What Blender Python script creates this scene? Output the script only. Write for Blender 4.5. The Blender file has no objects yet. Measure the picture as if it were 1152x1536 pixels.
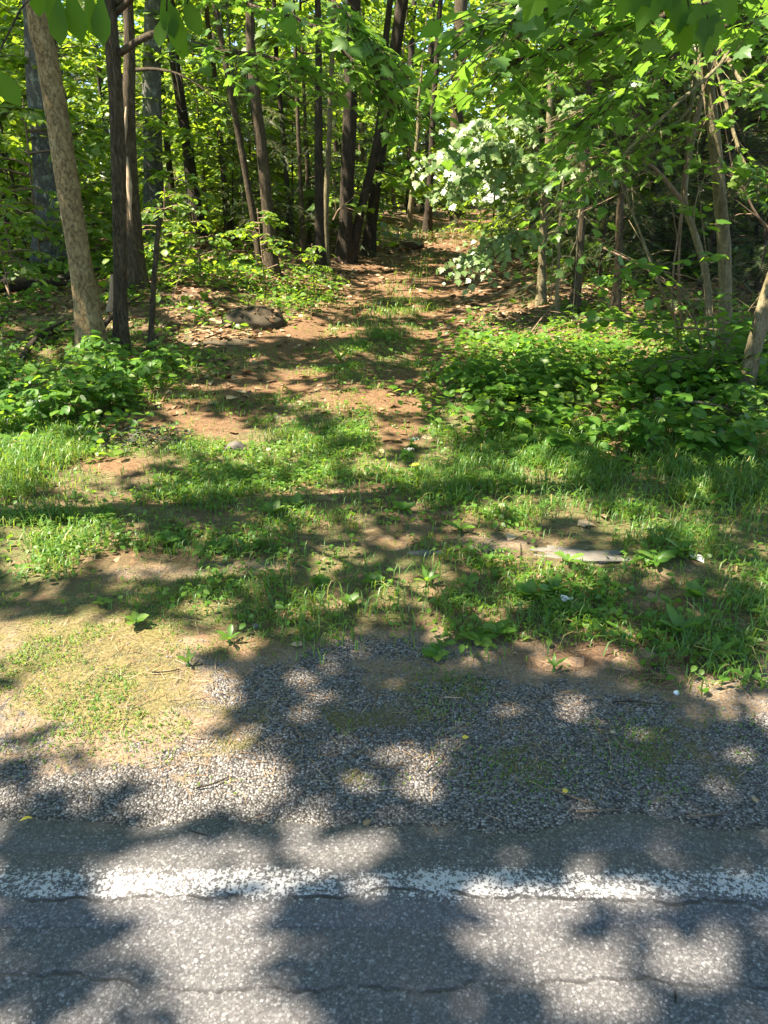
import bpy, math, random
import numpy as np
from mathutils import Vector, Matrix

# ------------------------------------------------------------------ camera, sky, sun, exposure
SC = bpy.context.scene
COL = SC.collection
PITCH = math.radians(22.5)
F = 1152.0                      # focal length in pixels of the 1152 x 1536 photograph
EYE = np.array([0.0, 0.0, 1.6])
cam_data = bpy.data.cameras.new("camera")
cam = bpy.data.objects.new("camera", cam_data)
COL.objects.link(cam)
cam.location = EYE
cam.rotation_euler = (math.pi / 2 - PITCH, 0, 0)
cam_data.sensor_fit = 'VERTICAL'
cam_data.sensor_height = 36.0
cam_data.lens = 27.0
cam_data.clip_start = 0.05
cam_data.clip_end = 1000.0
SC.camera = cam

SUN_EL = math.radians(58)
SUN_AZ_VEC = np.array([-0.97, -0.24])            # horizontal direction towards the sun
SUN_AZ_VEC = SUN_AZ_VEC / np.linalg.norm(SUN_AZ_VEC)
SUN = np.array([SUN_AZ_VEC[0] * math.cos(SUN_EL), SUN_AZ_VEC[1] * math.cos(SUN_EL), math.sin(SUN_EL)])
world = bpy.data.worlds.new("World")
SC.world = world
world.use_nodes = True
wn = world.node_tree
bg = wn.nodes["Background"]
sky = wn.nodes.new("ShaderNodeTexSky")
sky.sky_type = 'NISHITA'
sky.sun_disc = False
sky.sun_elevation = SUN_EL
sky.sun_rotation = math.atan2(SUN_AZ_VEC[0], SUN_AZ_VEC[1])
sky.air_density = 1.0
sky.dust_density = 0.3
sky.ozone_density = 4.0
wn.links.new(sky.outputs[0], bg.inputs[0])
bg.inputs[1].default_value = 0.07
sun_data = bpy.data.lights.new("sun", 'SUN')
sun_data.energy = 5.0
sun_data.angle = math.radians(0.53)
sun_data.color = (1.0, 0.875, 0.72)
sun_ob = bpy.data.objects.new("sun", sun_data)
COL.objects.link(sun_ob)
sun_ob.rotation_euler = Vector(-SUN).to_track_quat('-Z', 'Y').to_euler()
SC.view_settings.view_transform = 'Standard'
SC.view_settings.look = 'None'
SC.view_settings.exposure = 2.5
SC.view_settings.gamma = 1.0
SC.view_settings.use_curve_mapping = False
SC.cycles.max_bounces = 4
SC.cycles.diffuse_bounces = 2
SC.cycles.glossy_bounces = 2
SC.cycles.transmission_bounces = 3
SC.cycles.use_denoising = True
SC.cycles.sample_clamp_indirect = 6.0

RNG = np.random.default_rng(11)
random.seed(5)

# ------------------------------------------------------------------ noise, terrain, pixel <-> world
def hash2(i, j, s):
    n = (i * 374761393 + j * 668265263 + s * 1442695041) & 0xFFFFFFFF
    n = ((n ^ (n >> 13)) * 1274126177) & 0xFFFFFFFF
    return ((n ^ (n >> 16)) & 0xFFFF) / 65535.0

def vnoise(x, y, s=0):
    x = np.asarray(x, float); y = np.asarray(y, float)
    i = np.floor(x).astype(np.int64); j = np.floor(y).astype(np.int64)
    fx = x - i; fy = y - j
    fx = fx * fx * (3 - 2 * fx); fy = fy * fy * (3 - 2 * fy)
    a = hash2(i, j, s); b = hash2(i + 1, j, s); c = hash2(i, j + 1, s); d = hash2(i + 1, j + 1, s)
    return (a + (b - a) * fx) * (1 - fy) + (c + (d - c) * fx) * fy

def fbm(x, y, s=0, o=4):
    r = 0; a = 0.5; t = 0
    for k in range(o):
        r = r + a * vnoise(np.asarray(x) * 2 ** k + 17 * k, np.asarray(y) * 2 ** k - 9 * k, s + k); t += a; a *= 0.5
    return r / t

def sstep(a, b, x):
    t = np.clip((np.asarray(x, float) - a) / (b - a), 0, 1)
    return t * t * (3 - 2 * t)

def path_x(y):
    return np.interp(y, [0, 4, 6.3, 8, 10, 13, 17, 22, 30, 40, 60], [-0.5, -0.45, -0.32, -0.22, -0.05, 0.35, 1.0, 1.75, 2.9, 4.6, 9.0])

ROAD_EDGE = 1.625
def gz(x, y):
    x = np.asarray(x, float); y = np.asarray(y, float)
    z = 0.030 * np.clip(y - 5.0, 0, None) - 0.0006 * np.clip(y - 24, 0, None) ** 2
    z = np.where(y > 70, 0.030 * 65 - 0.0006 * 46 ** 2 - 0.02 * (y - 70), z)
    d = np.abs(x - path_x(y))
    far = sstep(7, 12, y)
    z = z + 0.28 * sstep(1.0, 2.8, d) * far + 0.10 * sstep(1.6, 4, d) * sstep(4, 6, y) * (1 - far)
    z = z - 0.05 * np.exp(-((d - 0.62) / 0.22) ** 2) * sstep(4.5, 7, y)
    amp = sstep(1.9, 3.5, y) * (0.3 + 0.7 * sstep(0.9, 2.0, d))
    z = z + amp * (0.12 * (fbm(x * 0.7, y * 0.7, 3) - 0.5) + 0.07 * (fbm(x * 3, y * 3, 8, 3) - 0.5))
    z = z + 0.02 * (fbm(x * 4, y * 4, 21, 3) - 0.5) * sstep(1.65, 2.0, y)
    return z - 0.012 + 0.012 * sstep(1.65, 2.6, y)

CP, SP = math.cos(PITCH), math.sin(PITCH)
def ray(px, py):
    u = (px - 576) / F; v = (768 - py) / F
    return np.array([u, CP + v * SP, -SP + v * CP])

def W(px, py, D):
    """The point on the vertical plane y = D that the photograph shows at this pixel."""
    d = ray(px, py)
    return EYE + d * (D / d[1])

def at(px, py):
    """The ground point that the photograph shows at this pixel."""
    d = ray(px, py)
    t = 0.5
    while t < 90:
        p = EYE + d * t
        if p[2] <= float(gz(p[0], p[1])):
            break
        t *= 1.006
    return np.array([p[0], p[1], float(gz(p[0], p[1]))])

def project(P):
    """World points (n,3) to photograph pixels."""
    q = P - EYE
    depth = q[:, 1] * CP - q[:, 2] * SP
    up = q[:, 1] * SP + q[:, 2] * CP
    depth = np.where(depth < 0.05, 0.05, depth)
    return 576 + F * q[:, 0] / depth, 768 - F * up / depth

def ell(px, py, lst, soft=0.35):
    """Largest value over soft ellipses (cx, cy, rx, ry[, strength])."""
    r = np.zeros_like(px)
    for e in lst:
        d = np.sqrt(((px - e[0]) / e[2]) ** 2 + ((py - e[1]) / e[3]) ** 2)
        r = np.maximum(r, (e[4] if len(e) > 4 else 1.0) * (1 - sstep(1 - soft, 1 + soft, d)))
    return r

# sunny pools on the ground: they steer where the crowns leave gaps
SUNNY = [
 (270,1335,170,72),(335,1400,85,100),(430,1490,110,60),(500,1245,80,40),(510,1310,75,45),
 (850,1342,160,46),(800,1410,90,85),(890,1505,140,50),(1060,1440,95,75),(1040,1254,70,14),(8,1490,22,18),
 (640,1140,48,30),(655,1185,34,28),(852,1065,38,22),(735,995,28,14),(1092,1055,75,28),(1000,1195,24,13),
 (180,1060,240,105),(340,1165,105,62),(130,960,170,55),(310,965,70,30),(410,1190,40,40),(480,1022,28,10),
 (30,1178,42,26),(190,1192,60,34),(110,1200,40,30),(250,1225,60,20),
 (60,815,100,68),(90,700,130,34),(40,655,70,30),(175,695,60,14),(120,770,40,20),(170,850,70,16),
 (345,665,75,24),(410,680,50,20),(330,640,50,14),(480,780,60,18),(530,835,30,12),(350,910,28,10),(595,810,22,9),(610,890,45,24,.8),
 (820,840,70,34),(820,715,48,16),(760,770,70,16),(850,765,50,14),(940,790,50,16),(1085,862,32,9),(995,860,26,18),(910,960,44,16),(870,990,60,10),
 (560,600,75,24),(450,560,50,9),(430,582,50,8),(610,640,40,9),(600,615,45,9),(655,580,36,8),(500,592,44,13),(470,497,90,15),(440,480,70,12),
 (640,502,40,11),(615,470,70,10),(620,442,55,9),(590,430,40,9),(545,397,50,14),(585,418,40,10),(690,345,70,9),(745,335,55,13),(650,375,60,8),(670,397,28,6),(705,440,36,6),
 (530,530,40,8),(600,540,40,7),(560,470,30,6),(520,455,40,8),(640,420,30,6),(300,640,40,10),(230,650,40,10),
 (620,345,60,14),(720,345,70,16),(690,368,50,10),(660,392,50,8),
 (850,510,200,34),(750,480,70,28),(955,545,90,26),(725,565,50,20),(790,540,60,20),(1020,520,60,18),
 (440,450,90,30),(330,505,70,18),(70,432,40,8),(20,442,30,8),(300,440,50,14),(150,560,34,12),(480,440,50,34),(290,470,40,14),(200,580,50,10),(400,430,50,20),(180,490,60,10),
 (700,620,30,10),(660,660,30,10),(560,690,30,9),(470,700,40,9),(640,740,30,9),(430,740,30,9),(250,720,40,9),(900,900,34,9),(700,850,40,10),(620,930,30,9),
]
SUNNY = [(e[0], e[1], e[2] * (0.86 if e[1] > 1000 else 1), e[3] * (0.84 if e[1] > 1000 else 0.75 if e[1] < 660 and 400 < e[0] < 765 else 1), *e[4:]) for e in SUNNY]
SHADY = [(560,1440,110,75),(900,1445,45,30),(90,1440,110,90),(90,1150,70,24),(200,1145,26,18),(60,1225,90,26),(130,905,40,18)]

def sunny(x, y):
    """1 where the photograph shows sun on the ground at (x, y), 0 where shade; noise outside the picture."""
    x = np.asarray(x, float); y = np.asarray(y, float)
    g = np.stack([x, y, gz(x, y)], 1)
    jx = (fbm(x * 5, y * 5, 41, 3) - 0.5); jy = (fbm(x * 5, y * 5, 52, 3) - 0.5)
    px, py = project(g + np.stack([jx * 0.14, jy * 0.14, 0 * jx], 1))
    s = ell(px, py, SUNNY)
    s = s * (1 - ell(px, py, SHADY))
    fleck = sstep(0.70, 0.76, vnoise(x * 5.5, y * 5.5, 77)) * sstep(3.2, 4.5, y)
    s = np.maximum(s, fleck)
    part = 0.72 * ell(px, py, [(560,760,640,190),(900,620,330,120),(100,640,200,120)], 0.3) * sstep(0.3, 0.6, vnoise(x * 9, y * 9, 83))
    s = np.maximum(s, part)
    inside = (px > -10) & (px < 1162) & (py < 1560) & (py > np.where((px > 470) & (px < 900), 335, 425)) & (y > 0.6)
    n = np.maximum(sstep(0.50, 0.60, fbm(x * 0.55, y * 0.55, 60, 3)), sstep(0.56, 0.64, vnoise(x * 1.7, y * 1.7, 91)))
    n = n * (1 - 0.95 * sstep(2.8, 3.8, x) * sstep(8.0, 9.5, y) * (1 - sstep(20, 26, y)) * (1 - sstep(14, 18, x)))
    n = n * (1 - 0.9 * (1 - sstep(-4.5, -3.5, x)) * sstep(7.0, 9, y) * (1 - sstep(18, 22, y)))
    return np.where(inside, s, n)

WINDOWS = []        # (centre, radius): sprays the photograph shows in full sun; crowns leave a gap towards the sun
def in_window(P):
    k = np.zeros(len(P), bool)
    for c, rad in WINDOWS:
        q = P - c; a = q @ SUN
        k |= (a > 0.6) & (np.linalg.norm(q - a[:, None] * SUN[None], axis=1) < rad)
    return k

def prune(P, chance=0.9):
    """Keep-mask for leaves: drop most of those that would put a sunny pool of the near ground into shade."""
    t = (P[:, 2] - gz(P[:, 0], P[:, 1])) / SUN[2]
    g = P[:, :2] - SUN[None, :2] * t[:, None]
    t = (P[:, 2] - gz(g[:, 0], g[:, 1])) / SUN[2]
    g = P[:, :2] - SUN[None, :2] * t[:, None]
    s = sunny(g[:, 0], g[:, 1])
    near = (g[:, 1] > 0.5) & (g[:, 1] < 14) & (np.abs(g[:, 0]) < 6) & (P[:, 2] - gz(P[:, 0], P[:, 1]) > 0.7)
    return ~(near & (RNG.random(len(P)) < s * chance)) & ~in_window(P)

# ------------------------------------------------------------------ materials
def new_mat(name):
    m = bpy.data.materials.new(name)
    m.use_nodes = True
    nt = m.node_tree
    nt.nodes.clear()
    out = nt.nodes.new("ShaderNodeOutputMaterial")
    return m, nt, out

class NB:
    """Small node builder."""
    def __init__(s, nt): s.nt = nt
    def n(s, t, **kw):
        nd = s.nt.nodes.new(t)
        for k, v in kw.items(): setattr(nd, k, v)
        return nd
    def put(s, sock, v):
        if hasattr(v, 'is_linked') or isinstance(v, bpy.types.NodeSocket): s.nt.links.new(v, sock)
        else: sock.default_value = v
    def math(s, op, a, b=0.0, c=0.0, clamp=False):
        nd = s.n("ShaderNodeMath", operation=op); nd.use_clamp = clamp
        for k, v in enumerate((a, b, c)): s.put(nd.inputs[k], v)
        return nd.outputs[0]
    def mix(s, f, a, b, blend='MIX'):
        nd = s.n("ShaderNodeMix", data_type='RGBA', blend_type=blend)
        s.put(nd.inputs[0], f)
        s.put(nd.inputs[6], a if not isinstance(a, tuple) else (*a, 1)); s.put(nd.inputs[7], b if not isinstance(b, tuple) else (*b, 1))
        return nd.outputs[2]
    def pos(s): return s.n("ShaderNodeNewGeometry").outputs["Position"]
    def scale(s, v, k):
        nd = s.n("ShaderNodeMapping"); s.put(nd.inputs[0], v); nd.inputs["Scale"].default_value = k
        return nd.outputs[0]
    def noise(s, v, sc, det=4.0, rough=0.6, dist=0.0):
        nd = s.n("ShaderNodeTexNoise"); s.put(nd.inputs["Vector"], v)
        nd.inputs["Scale"].default_value = sc; nd.inputs["Detail"].default_value = det; nd.inputs["Roughness"].default_value = rough; nd.inputs["Distortion"].default_value = dist
        return nd.outputs["Fac"]
    def voro(s, v, sc, feature='F1', rnd=1.0):
        nd = s.n("ShaderNodeTexVoronoi", feature=feature); s.put(nd.inputs["Vector"], v)
        nd.inputs["Scale"].default_value = sc; nd.inputs["Randomness"].default_value = rnd
        return nd
    def ramp(s, f, stops, interp='LINEAR'):
        nd = s.n("ShaderNodeValToRGB"); s.put(nd.inputs[0], f)
        cr = nd.color_ramp; cr.interpolation = interp
        while len(cr.elements) < len(stops): cr.elements.new(0.5)
        for e, (p, c) in zip(cr.elements, stops):
            e.position = p; e.color = (*c, 1) if len(c) == 3 else c
        return nd.outputs[0]
    def smooth(s, v, a, b):
        nd = s.n("ShaderNodeMapRange", interpolation_type='SMOOTHSTEP'); s.put(nd.inputs[0], v)
        nd.inputs[1].default_value = a; nd.inputs[2].default_value = b
        return nd.outputs[0]
    def attr(s, name): return s.n("ShaderNodeAttribute", attribute_name=name).outputs["Fac"]
    def bump(s, h, strength, dist):
        nd = s.n("ShaderNodeBump"); s.put(nd.inputs["Height"], h)
        nd.inputs["Strength"].default_value = strength; nd.inputs["Distance"].default_value = dist
        return nd.outputs[0]
    def bsdf(s, col, rough, normal=None, spec=0.5):
        nd = s.n("ShaderNodeBsdfPrincipled")
        s.put(nd.inputs["Base Color"], col if not isinstance(col, tuple) else (*col, 1)); s.put(nd.inputs["Roughness"], rough)
        nd.inputs["Specular IOR Level"].default_value = spec
        if normal is not None: s.put(nd.inputs["Normal"], normal)
        return nd.outputs[0]

def leaf_mat(name, stops, trans, tfac=0.4, rough=0.42, spec=0.5):
    m, nt, out = new_mat(name); b = NB(nt)
    t = b.attr("tint")
    base = b.ramp(t, stops)
    mott = b.noise(b.pos(), 60, 2)
    base = b.mix(b.math('MULTIPLY', mott, 0.35), base, tuple(0.6 * c for c in stops[0][1]))
    p = b.bsdf(base, rough, None, spec)
    tr = b.n("ShaderNodeBsdfTranslucent")
    tc = b.mix(b.math('MULTIPLY', t, 0.6), trans, tuple(min(1, c * k) for c, k in zip(trans, (1.5, 1.15, 0.9))))
    nt.links.new(tc, tr.inputs[0])
    mx = b.n("ShaderNodeMixShader"); mx.inputs[0].default_value = tfac
    nt.links.new(p, mx.inputs[1]); nt.links.new(tr.outputs[0], mx.inputs[2])
    nt.links.new(mx.outputs[0], out.inputs[0])
    return m

HANG = leaf_mat("hanging_leaf", [(0, (0.030, 0.080, 0.006)), (0.6, (0.05, 0.11, 0.009)), (1, (0.08, 0.15, 0.012))], (0.20, 0.40, 0.01), 0.45, 0.6, 0.15)
MAPLE = leaf_mat("maple_leaf", [(0, (0.038, 0.100, 0.018)), (0.6, (0.070, 0.150, 0.024)), (1, (0.13, 0.20, 0.04))], (0.20, 0.42, 0.04), 0.42, 0.40, 0.45)
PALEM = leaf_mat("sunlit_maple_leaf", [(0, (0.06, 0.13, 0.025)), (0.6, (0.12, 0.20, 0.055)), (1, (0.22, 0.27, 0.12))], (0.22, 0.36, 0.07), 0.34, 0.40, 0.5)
FAR = leaf_mat("woodland_leaf", [(0, (0.040, 0.110, 0.012)), (0.6, (0.080, 0.165, 0.016)), (1, (0.15, 0.215, 0.03))], (0.28, 0.46, 0.03), 0.45, 0.45, 0.5)
HEML = leaf_mat("hemlock_needle", [(0, (0.035, 0.07, 0.030)), (0.6, (0.07, 0.11, 0.04)), (1, (0.16, 0.15, 0.08))], (0.14, 0.18, 0.06), 0.25, 0.5, 0.4)
WEED = leaf_mat("weed_leaf", [(0, (0.034, 0.105, 0.012)), (0.6, (0.070, 0.165, 0.018)), (1, (0.15, 0.23, 0.04))], (0.22, 0.44, 0.03), 0.40, 0.42, 0.4)
GRASS = leaf_mat("grass_blade", [(0, (0.036, 0.110, 0.018)), (0.7, (0.085, 0.185, 0.026)), (0.93, (0.21, 0.25, 0.05)), (1, (0.40, 0.31, 0.13))], (0.28, 0.44, 0.04), 0.35, 0.45, 0.45)
LITTER = leaf_mat("dry_leaf", [(0, (0.075, 0.042, 0.020)), (0.5, (0.165, 0.095, 0.045)), (0.85, (0.29, 0.19, 0.10)), (1, (0.45, 0.34, 0.21))], (0.2, 0.1, 0.04), 0.12, 0.6, 0.3)
WILT = leaf_mat("wilted_leaf", [(0, (0.020, 0.026, 0.016)), (1, (0.060, 0.072, 0.045))], (0.05, 0.06, 0.04), 0.15, 0.65, 0.25)
PETAL = leaf_mat("white_petal", [(0, (0.70, 0.72, 0.62)), (1, (0.82, 0.82, 0.76))], (0.5, 0.5, 0.4), 0.3, 0.6, 0.3)
YELLOW = leaf_mat("yellow_petal", [(0, (0.75, 0.52, 0.05)), (1, (0.8, 0.6, 0.08))], (0.6, 0.4, 0.05), 0.3, 0.6, 0.3)

def bark_mat(name, stops, sx=14, sz=2.2, bump=0.8, lichen=None):
    m, nt, out = new_mat(name); b = NB(nt)
    p = b.pos()
    v = b.scale(p, (sx, sx, sz))
    n = b.noise(v, 1.6, 6, 0.65, 0.4)
    n2 = b.noise(p, 6.0, 5, 0.7)
    c = b.ramp(b.math('ADD', b.math('MULTIPLY', n, 0.55), b.math('MULTIPLY', n2, 0.45)), stops)
    if lichen:
        l = b.smooth(b.noise(p, 9.0, 5, 0.7), 0.52, 0.62)
        c = b.mix(b.math('MULTIPLY', l, 0.75), c, lichen)
    fis = b.noise(v, 4.5, 6, 0.75, 0.6)
    c = b.mix(b.math('MULTIPLY', b.smooth(fis, 0.54, 0.66), 0.65), c, tuple(0.45 * q for q in stops[0][1]))
    h = b.math('SUBTRACT', n, b.math('MULTIPLY', b.smooth(fis, 0.48, 0.66), 0.8))
    nt.links.new(b.bsdf(c, 0.85, b.bump(h, bump, 0.02), 0.25), out.inputs[0])
    return m

BARK_BEIGE = bark_mat("beige_smooth_bark", [(0.30, (0.08, 0.052, 0.022)), (0.43, (0.19, 0.135, 0.060)), (0.56, (0.27, 0.20, 0.095)), (0.72, (0.38, 0.31, 0.18))], 9, 5.0, 0.8)
BARK_BROWN = bark_mat("brown_bark", [(0.3, (0.030, 0.022, 0.012)), (0.5, (0.078, 0.058, 0.032)), (0.72, (0.17, 0.132, 0.08))], 22, 3.0, 1.0)
BARK_DARK = bark_mat("dark_furrowed_bark", [(0.3, (0.018, 0.014, 0.009)), (0.52, (0.050, 0.038, 0.024)), (0.75, (0.11, 0.085, 0.055))], 20, 2.4, 1.0)
BARK_GREY = bark_mat("grey_lichened_bark", [(0.3, (0.06, 0.058, 0.05)), (0.6, (0.13, 0.13, 0.115)), (0.85, (0.2, 0.2, 0.17))], 14, 4.0, 0.8, (0.27, 0.30, 0.25))
BARK_PALE = bark_mat("pale_sapling_bark", [(0.3, (0.07, 0.058, 0.03)), (0.5, (0.16, 0.135, 0.07)), (0.72, (0.28, 0.245, 0.15))], 16, 5.0, 0.7)
TWIG = bark_mat("twig_bark", [(0.3, (0.10, 0.065, 0.04)), (0.6, (0.2, 0.14, 0.09)), (0.9, (0.34, 0.27, 0.19))], 20, 6.0, 0.4)
WOUND = bark_mat("bare_split_wood", [(0.3, (0.16, 0.11, 0.065)), (0.55, (0.36, 0.27, 0.17)), (0.75, (0.6, 0.5, 0.38))], 30, 2.0, 0.4)

def asphalt_nodes(b):
    """Colour, roughness and height of worn chip-sealed asphalt."""
    flat = b.n("ShaderNodeSeparateXYZ"); b.nt.links.new(b.pos(), flat.inputs[0])
    up_ = b.n("ShaderNodeCombineXYZ"); b.nt.links.new(flat.outputs[0], up_.inputs[0]); b.nt.links.new(flat.outputs[1], up_.inputs[1]); up_.inputs[2].default_value = 0.0037
    p = up_.outputs[0]
    v1 = b.voro(p, 160.0)
    v2 = b.voro(p, 330.0)
    r1 = b.n("ShaderNodeSeparateColor"); b.nt.links.new(v1.outputs["Color"], r1.inputs[0])
    r2 = b.n("ShaderNodeSeparateColor"); b.nt.links.new(v2.outputs["Color"], r2.inputs[0])
    chip = b.ramp(r1.outputs[0], [(0, (0.046, 0.047, 0.049)), (0.5, (0.115, 0.115, 0.116)), (0.88, (0.175, 0.174, 0.173)), (1, (0.29, 0.288, 0.285))])
    fine = b.ramp(r2.outputs[1], [(0, (0.034, 0.034, 0.036)), (0.7, (0.10, 0.10, 0.101)), (0.93, (0.18, 0.178, 0.176)), (1, (0.31, 0.305, 0.30))])
    c = b.mix(b.smooth(r1.outputs[2], 0.38, 0.48), fine, chip)
    c = b.mix(b.math('MULTIPLY', b.smooth(b.noise(p, 160.0, 4, 0.75), 0.35, 0.62), 0.55), c, (0.05, 0.048, 0.047))
    gap = b.smooth(v1.outputs["Distance"], 0.38, 0.8)
    c = b.mix(b.math('MULTIPLY', gap, 0.5), c, (0.035, 0.034, 0.034))
    big = b.noise(p, 1.3, 4)
    c = b.mix(b.smooth(big, 0.35, 0.75), c, b.mix(0.40, c, (0.115, 0.100, 0.092)))
    sx = b.n("ShaderNodeSeparateXYZ"); b.nt.links.new(p, sx.inputs[0])
    h = b.math('ADD', b.math('MULTIPLY', r1.outputs[0], 0.45), b.math('MULTIPLY', b.noise(p, 190.0, 4, 0.7), 0.9))
    return p, sx, c, h, r1, v1

def crack(b, sx, y0, amp, width, seed, scale=1.6):
    """Mask of one wandering crack that runs along the road at about y0."""
    cx = b.n("ShaderNodeCombineXYZ"); b.nt.links.new(sx.outputs[0], cx.inputs[0]); cx.inputs[1].default_value = seed
    w = b.noise(cx.outputs[0], scale, 5, 0.62)
    fine = b.noise(b.pos(), 30.0, 2)
    d = b.math('ABSOLUTE', b.math('SUBTRACT', b.math('SUBTRACT', sx.outputs[1], y0), b.math('ADD', b.math('MULTIPLY', b.math('SUBTRACT', w, 0.5), amp), b.math('MULTIPLY', b.math('SUBTRACT', fine, 0.5), 0.012))))
    return b.math('SUBTRACT', 1.0, b.smooth(d, width * 0.3, width))

LINE_Y, LINE_HALF = 1.413, 0.090
def make_asphalt(name, painted):
    m, nt, out = new_mat(name); b = NB(nt)
    p, sx, c, h, r1, v1 = asphalt_nodes(b)
    cr = b.math('MAXIMUM', crack(b, sx, 1.385, 0.26, 0.0075, 3.0), crack(b, sx, 1.165, 0.24, 0.0065, 9.0))
    cr = b.math('MULTIPLY', cr, b.smooth(b.noise(p, 9.0, 4, 0.7), 0.36, 0.58))
    cr = b.math('MAXIMUM', cr, b.math('MULTIPLY', crack(b, sx, 0.93, 0.3, 0.006, 23.0, 2.5), 0.7))
    c = b.mix(b.math('MULTIPLY', cr, 0.75), c, (0.018, 0.017, 0.016))
    h = b.math('SUBTRACT', h, b.math('MULTIPLY', cr, 1.5))
    rough = 0.78
    if painted:
        dy = b.math('ABSOLUTE', b.math('ADD', b.math('SUBTRACT', sx.outputs[1], LINE_Y), b.math('MULTIPLY', b.math('SUBTRACT', b.noise(p, 5.0, 5, 0.7), 0.5), 0.06)))
        edge = b.math('SUBTRACT', 1.0, b.smooth(dy, LINE_HALF * 0.35, LINE_HALF * 1.15))
        below = b.smooth(sx.outputs[1], LINE_Y - 0.045, LINE_Y - 0.015)
        edge = b.math('MULTIPLY', edge, b.math('ADD', 0.60, b.math('MULTIPLY', below, 0.40)))
        wear = b.noise(p, 4.0, 6, 0.7)
        fleck = b.noise(p, 95.0, 4, 0.75)
        top = b.math('SUBTRACT', 0.75, v1.outputs["Distance"])
        k = b.math('ADD', b.math('ADD', b.math('MULTIPLY', edge, 0.80), b.math('MULTIPLY', wear, 0.95)), b.math('MULTIPLY', b.math('SUBTRACT', fleck, 0.5), 2.5))
        k = b.math('ADD', k, b.math('MULTIPLY', top, 0.25))
        mask = b.math('MULTIPLY', b.smooth(k, 1.26, 1.42), b.math('SUBTRACT', 1.0, cr))
        mask = b.math('MULTIPLY', mask, b.math('GREATER_THAN', edge, 0.01))
        c = b.mix(b.math('MULTIPLY', mask, 0.8), c, (0.44, 0.437, 0.425))
        h = b.math('ADD', h, b.math('MULTIPLY', mask, 0.15))
    nt.links.new(b.bsdf(c, rough, b.bump(h, 0.6, 0.005), 0.35), out.inputs[0])
    return m

ASPHALT = make_asphalt("worn_asphalt", False)
PAINT = make_asphalt("worn_road_paint", True)

def make_ground():
    """Soil, litter, gravel and moss, mixed by the attributes gravel, moss, green and track of the terrain."""
    m, nt, out = new_mat("soil_and_gravel"); b = NB(nt)
    p = b.pos()
    n1 = b.noise(p, 2.2, 6, 0.65); n2 = b.noise(p, 22.0, 4, 0.7); n3 = b.noise(p, 90.0, 3, 0.7)
    lv = b.voro(b.scale(p, (1, 1, 0.3)), 17.0)
    lr = b.n("ShaderNodeSeparateColor"); nt.links.new(lv.outputs["Color"], lr.inputs[0])
    leafc = b.ramp(lr.outputs[0], [(0, (0.055, 0.030, 0.018)), (0.5, (0.125, 0.068, 0.038)), (0.85, (0.20, 0.115, 0.07)), (1, (0.30, 0.20, 0.13))])
    soil = b.ramp(n2, [(0.25, (0.035, 0.025, 0.016)), (0.55, (0.090, 0.062, 0.038)), (0.8, (0.17, 0.125, 0.08))])
    floor = b.mix(b.smooth(n1, 0.35, 0.6), soil, leafc)
    track = b.ramp(b.math('ADD', b.math('MULTIPLY', n2, 0.6), b.math('MULTIPLY', n3, 0.4)), [(0.3, (0.060, 0.038, 0.018)), (0.5, (0.125, 0.072, 0.036)), (0.7, (0.22, 0.136, 0.076))])
    c = b.mix(b.attr("track"), floor, track)
    green = b.ramp(n3, [(0.3, (0.05, 0.055, 0.022)), (0.55, (0.10, 0.105, 0.038)), (0.75, (0.20, 0.16, 0.075))])
    c = b.mix(b.math('MULTIPLY', b.attr("green"), b.smooth(n2, 0.3, 0.55)), c, green)
    g1 = b.voro(p, 135.0); gr = b.n("ShaderNodeSeparateColor"); nt.links.new(g1.outputs["Color"], gr.inputs[0])
    grav = b.ramp(gr.outputs[0], [(0, (0.055, 0.051, 0.046)), (0.5, (0.145, 0.136, 0.124)), (0.85, (0.23, 0.218, 0.20)), (1, (0.36, 0.347, 0.325))])
    grav = b.mix(b.math('MULTIPLY', b.smooth(g1.outputs["Distance"], 0.4, 0.75), 0.8), grav, (0.03, 0.026, 0.022))
    fines = b.ramp(n3, [(0.3, (0.085, 0.062, 0.040)), (0.55, (0.19, 0.145, 0.095)), (0.75, (0.30, 0.24, 0.165))])
    c = b.mix(b.math('MULTIPLY', b.smooth(b.attr("gravel"), 0.05, 0.4), 0.85), c, fines)
    gk = b.smooth(b.math('ADD', b.attr("gravel"), b.math('MULTIPLY', b.math('SUBTRACT', b.noise(p, 8.0, 7, 0.78), 0.5), 1.9)), 0.42, 0.72)
    c = b.mix(gk, c, grav)
    mosst = b.ramp(n3, [(0.3, (0.045, 0.042, 0.014)), (0.5, (0.105, 0.095, 0.028)), (0.7, (0.19, 0.15, 0.06))])
    mk = b.smooth(b.math('ADD', b.attr("moss"), b.math('MULTIPLY', b.math('SUBTRACT', b.noise(p, 9.0, 6, 0.75), 0.5), 1.4)), 0.42, 0.66)
    c = b.mix(b.math('MULTIPLY', mk, 0.8), c, mosst)
    h = b.math('ADD', b.math('MULTIPLY', n2, 1.2), b.math('MULTIPLY', n3, 0.8))
    h = b.math('ADD', h, b.math('MULTIPLY', gk, b.math('SUBTRACT', gr.outputs[0], g1.outputs["Distance"])))
    nt.links.new(b.bsdf(c, 0.9, b.bump(h, 0.8, 0.012), 0.2), out.inputs[0])
    return m
GROUND = make_ground()

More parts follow.
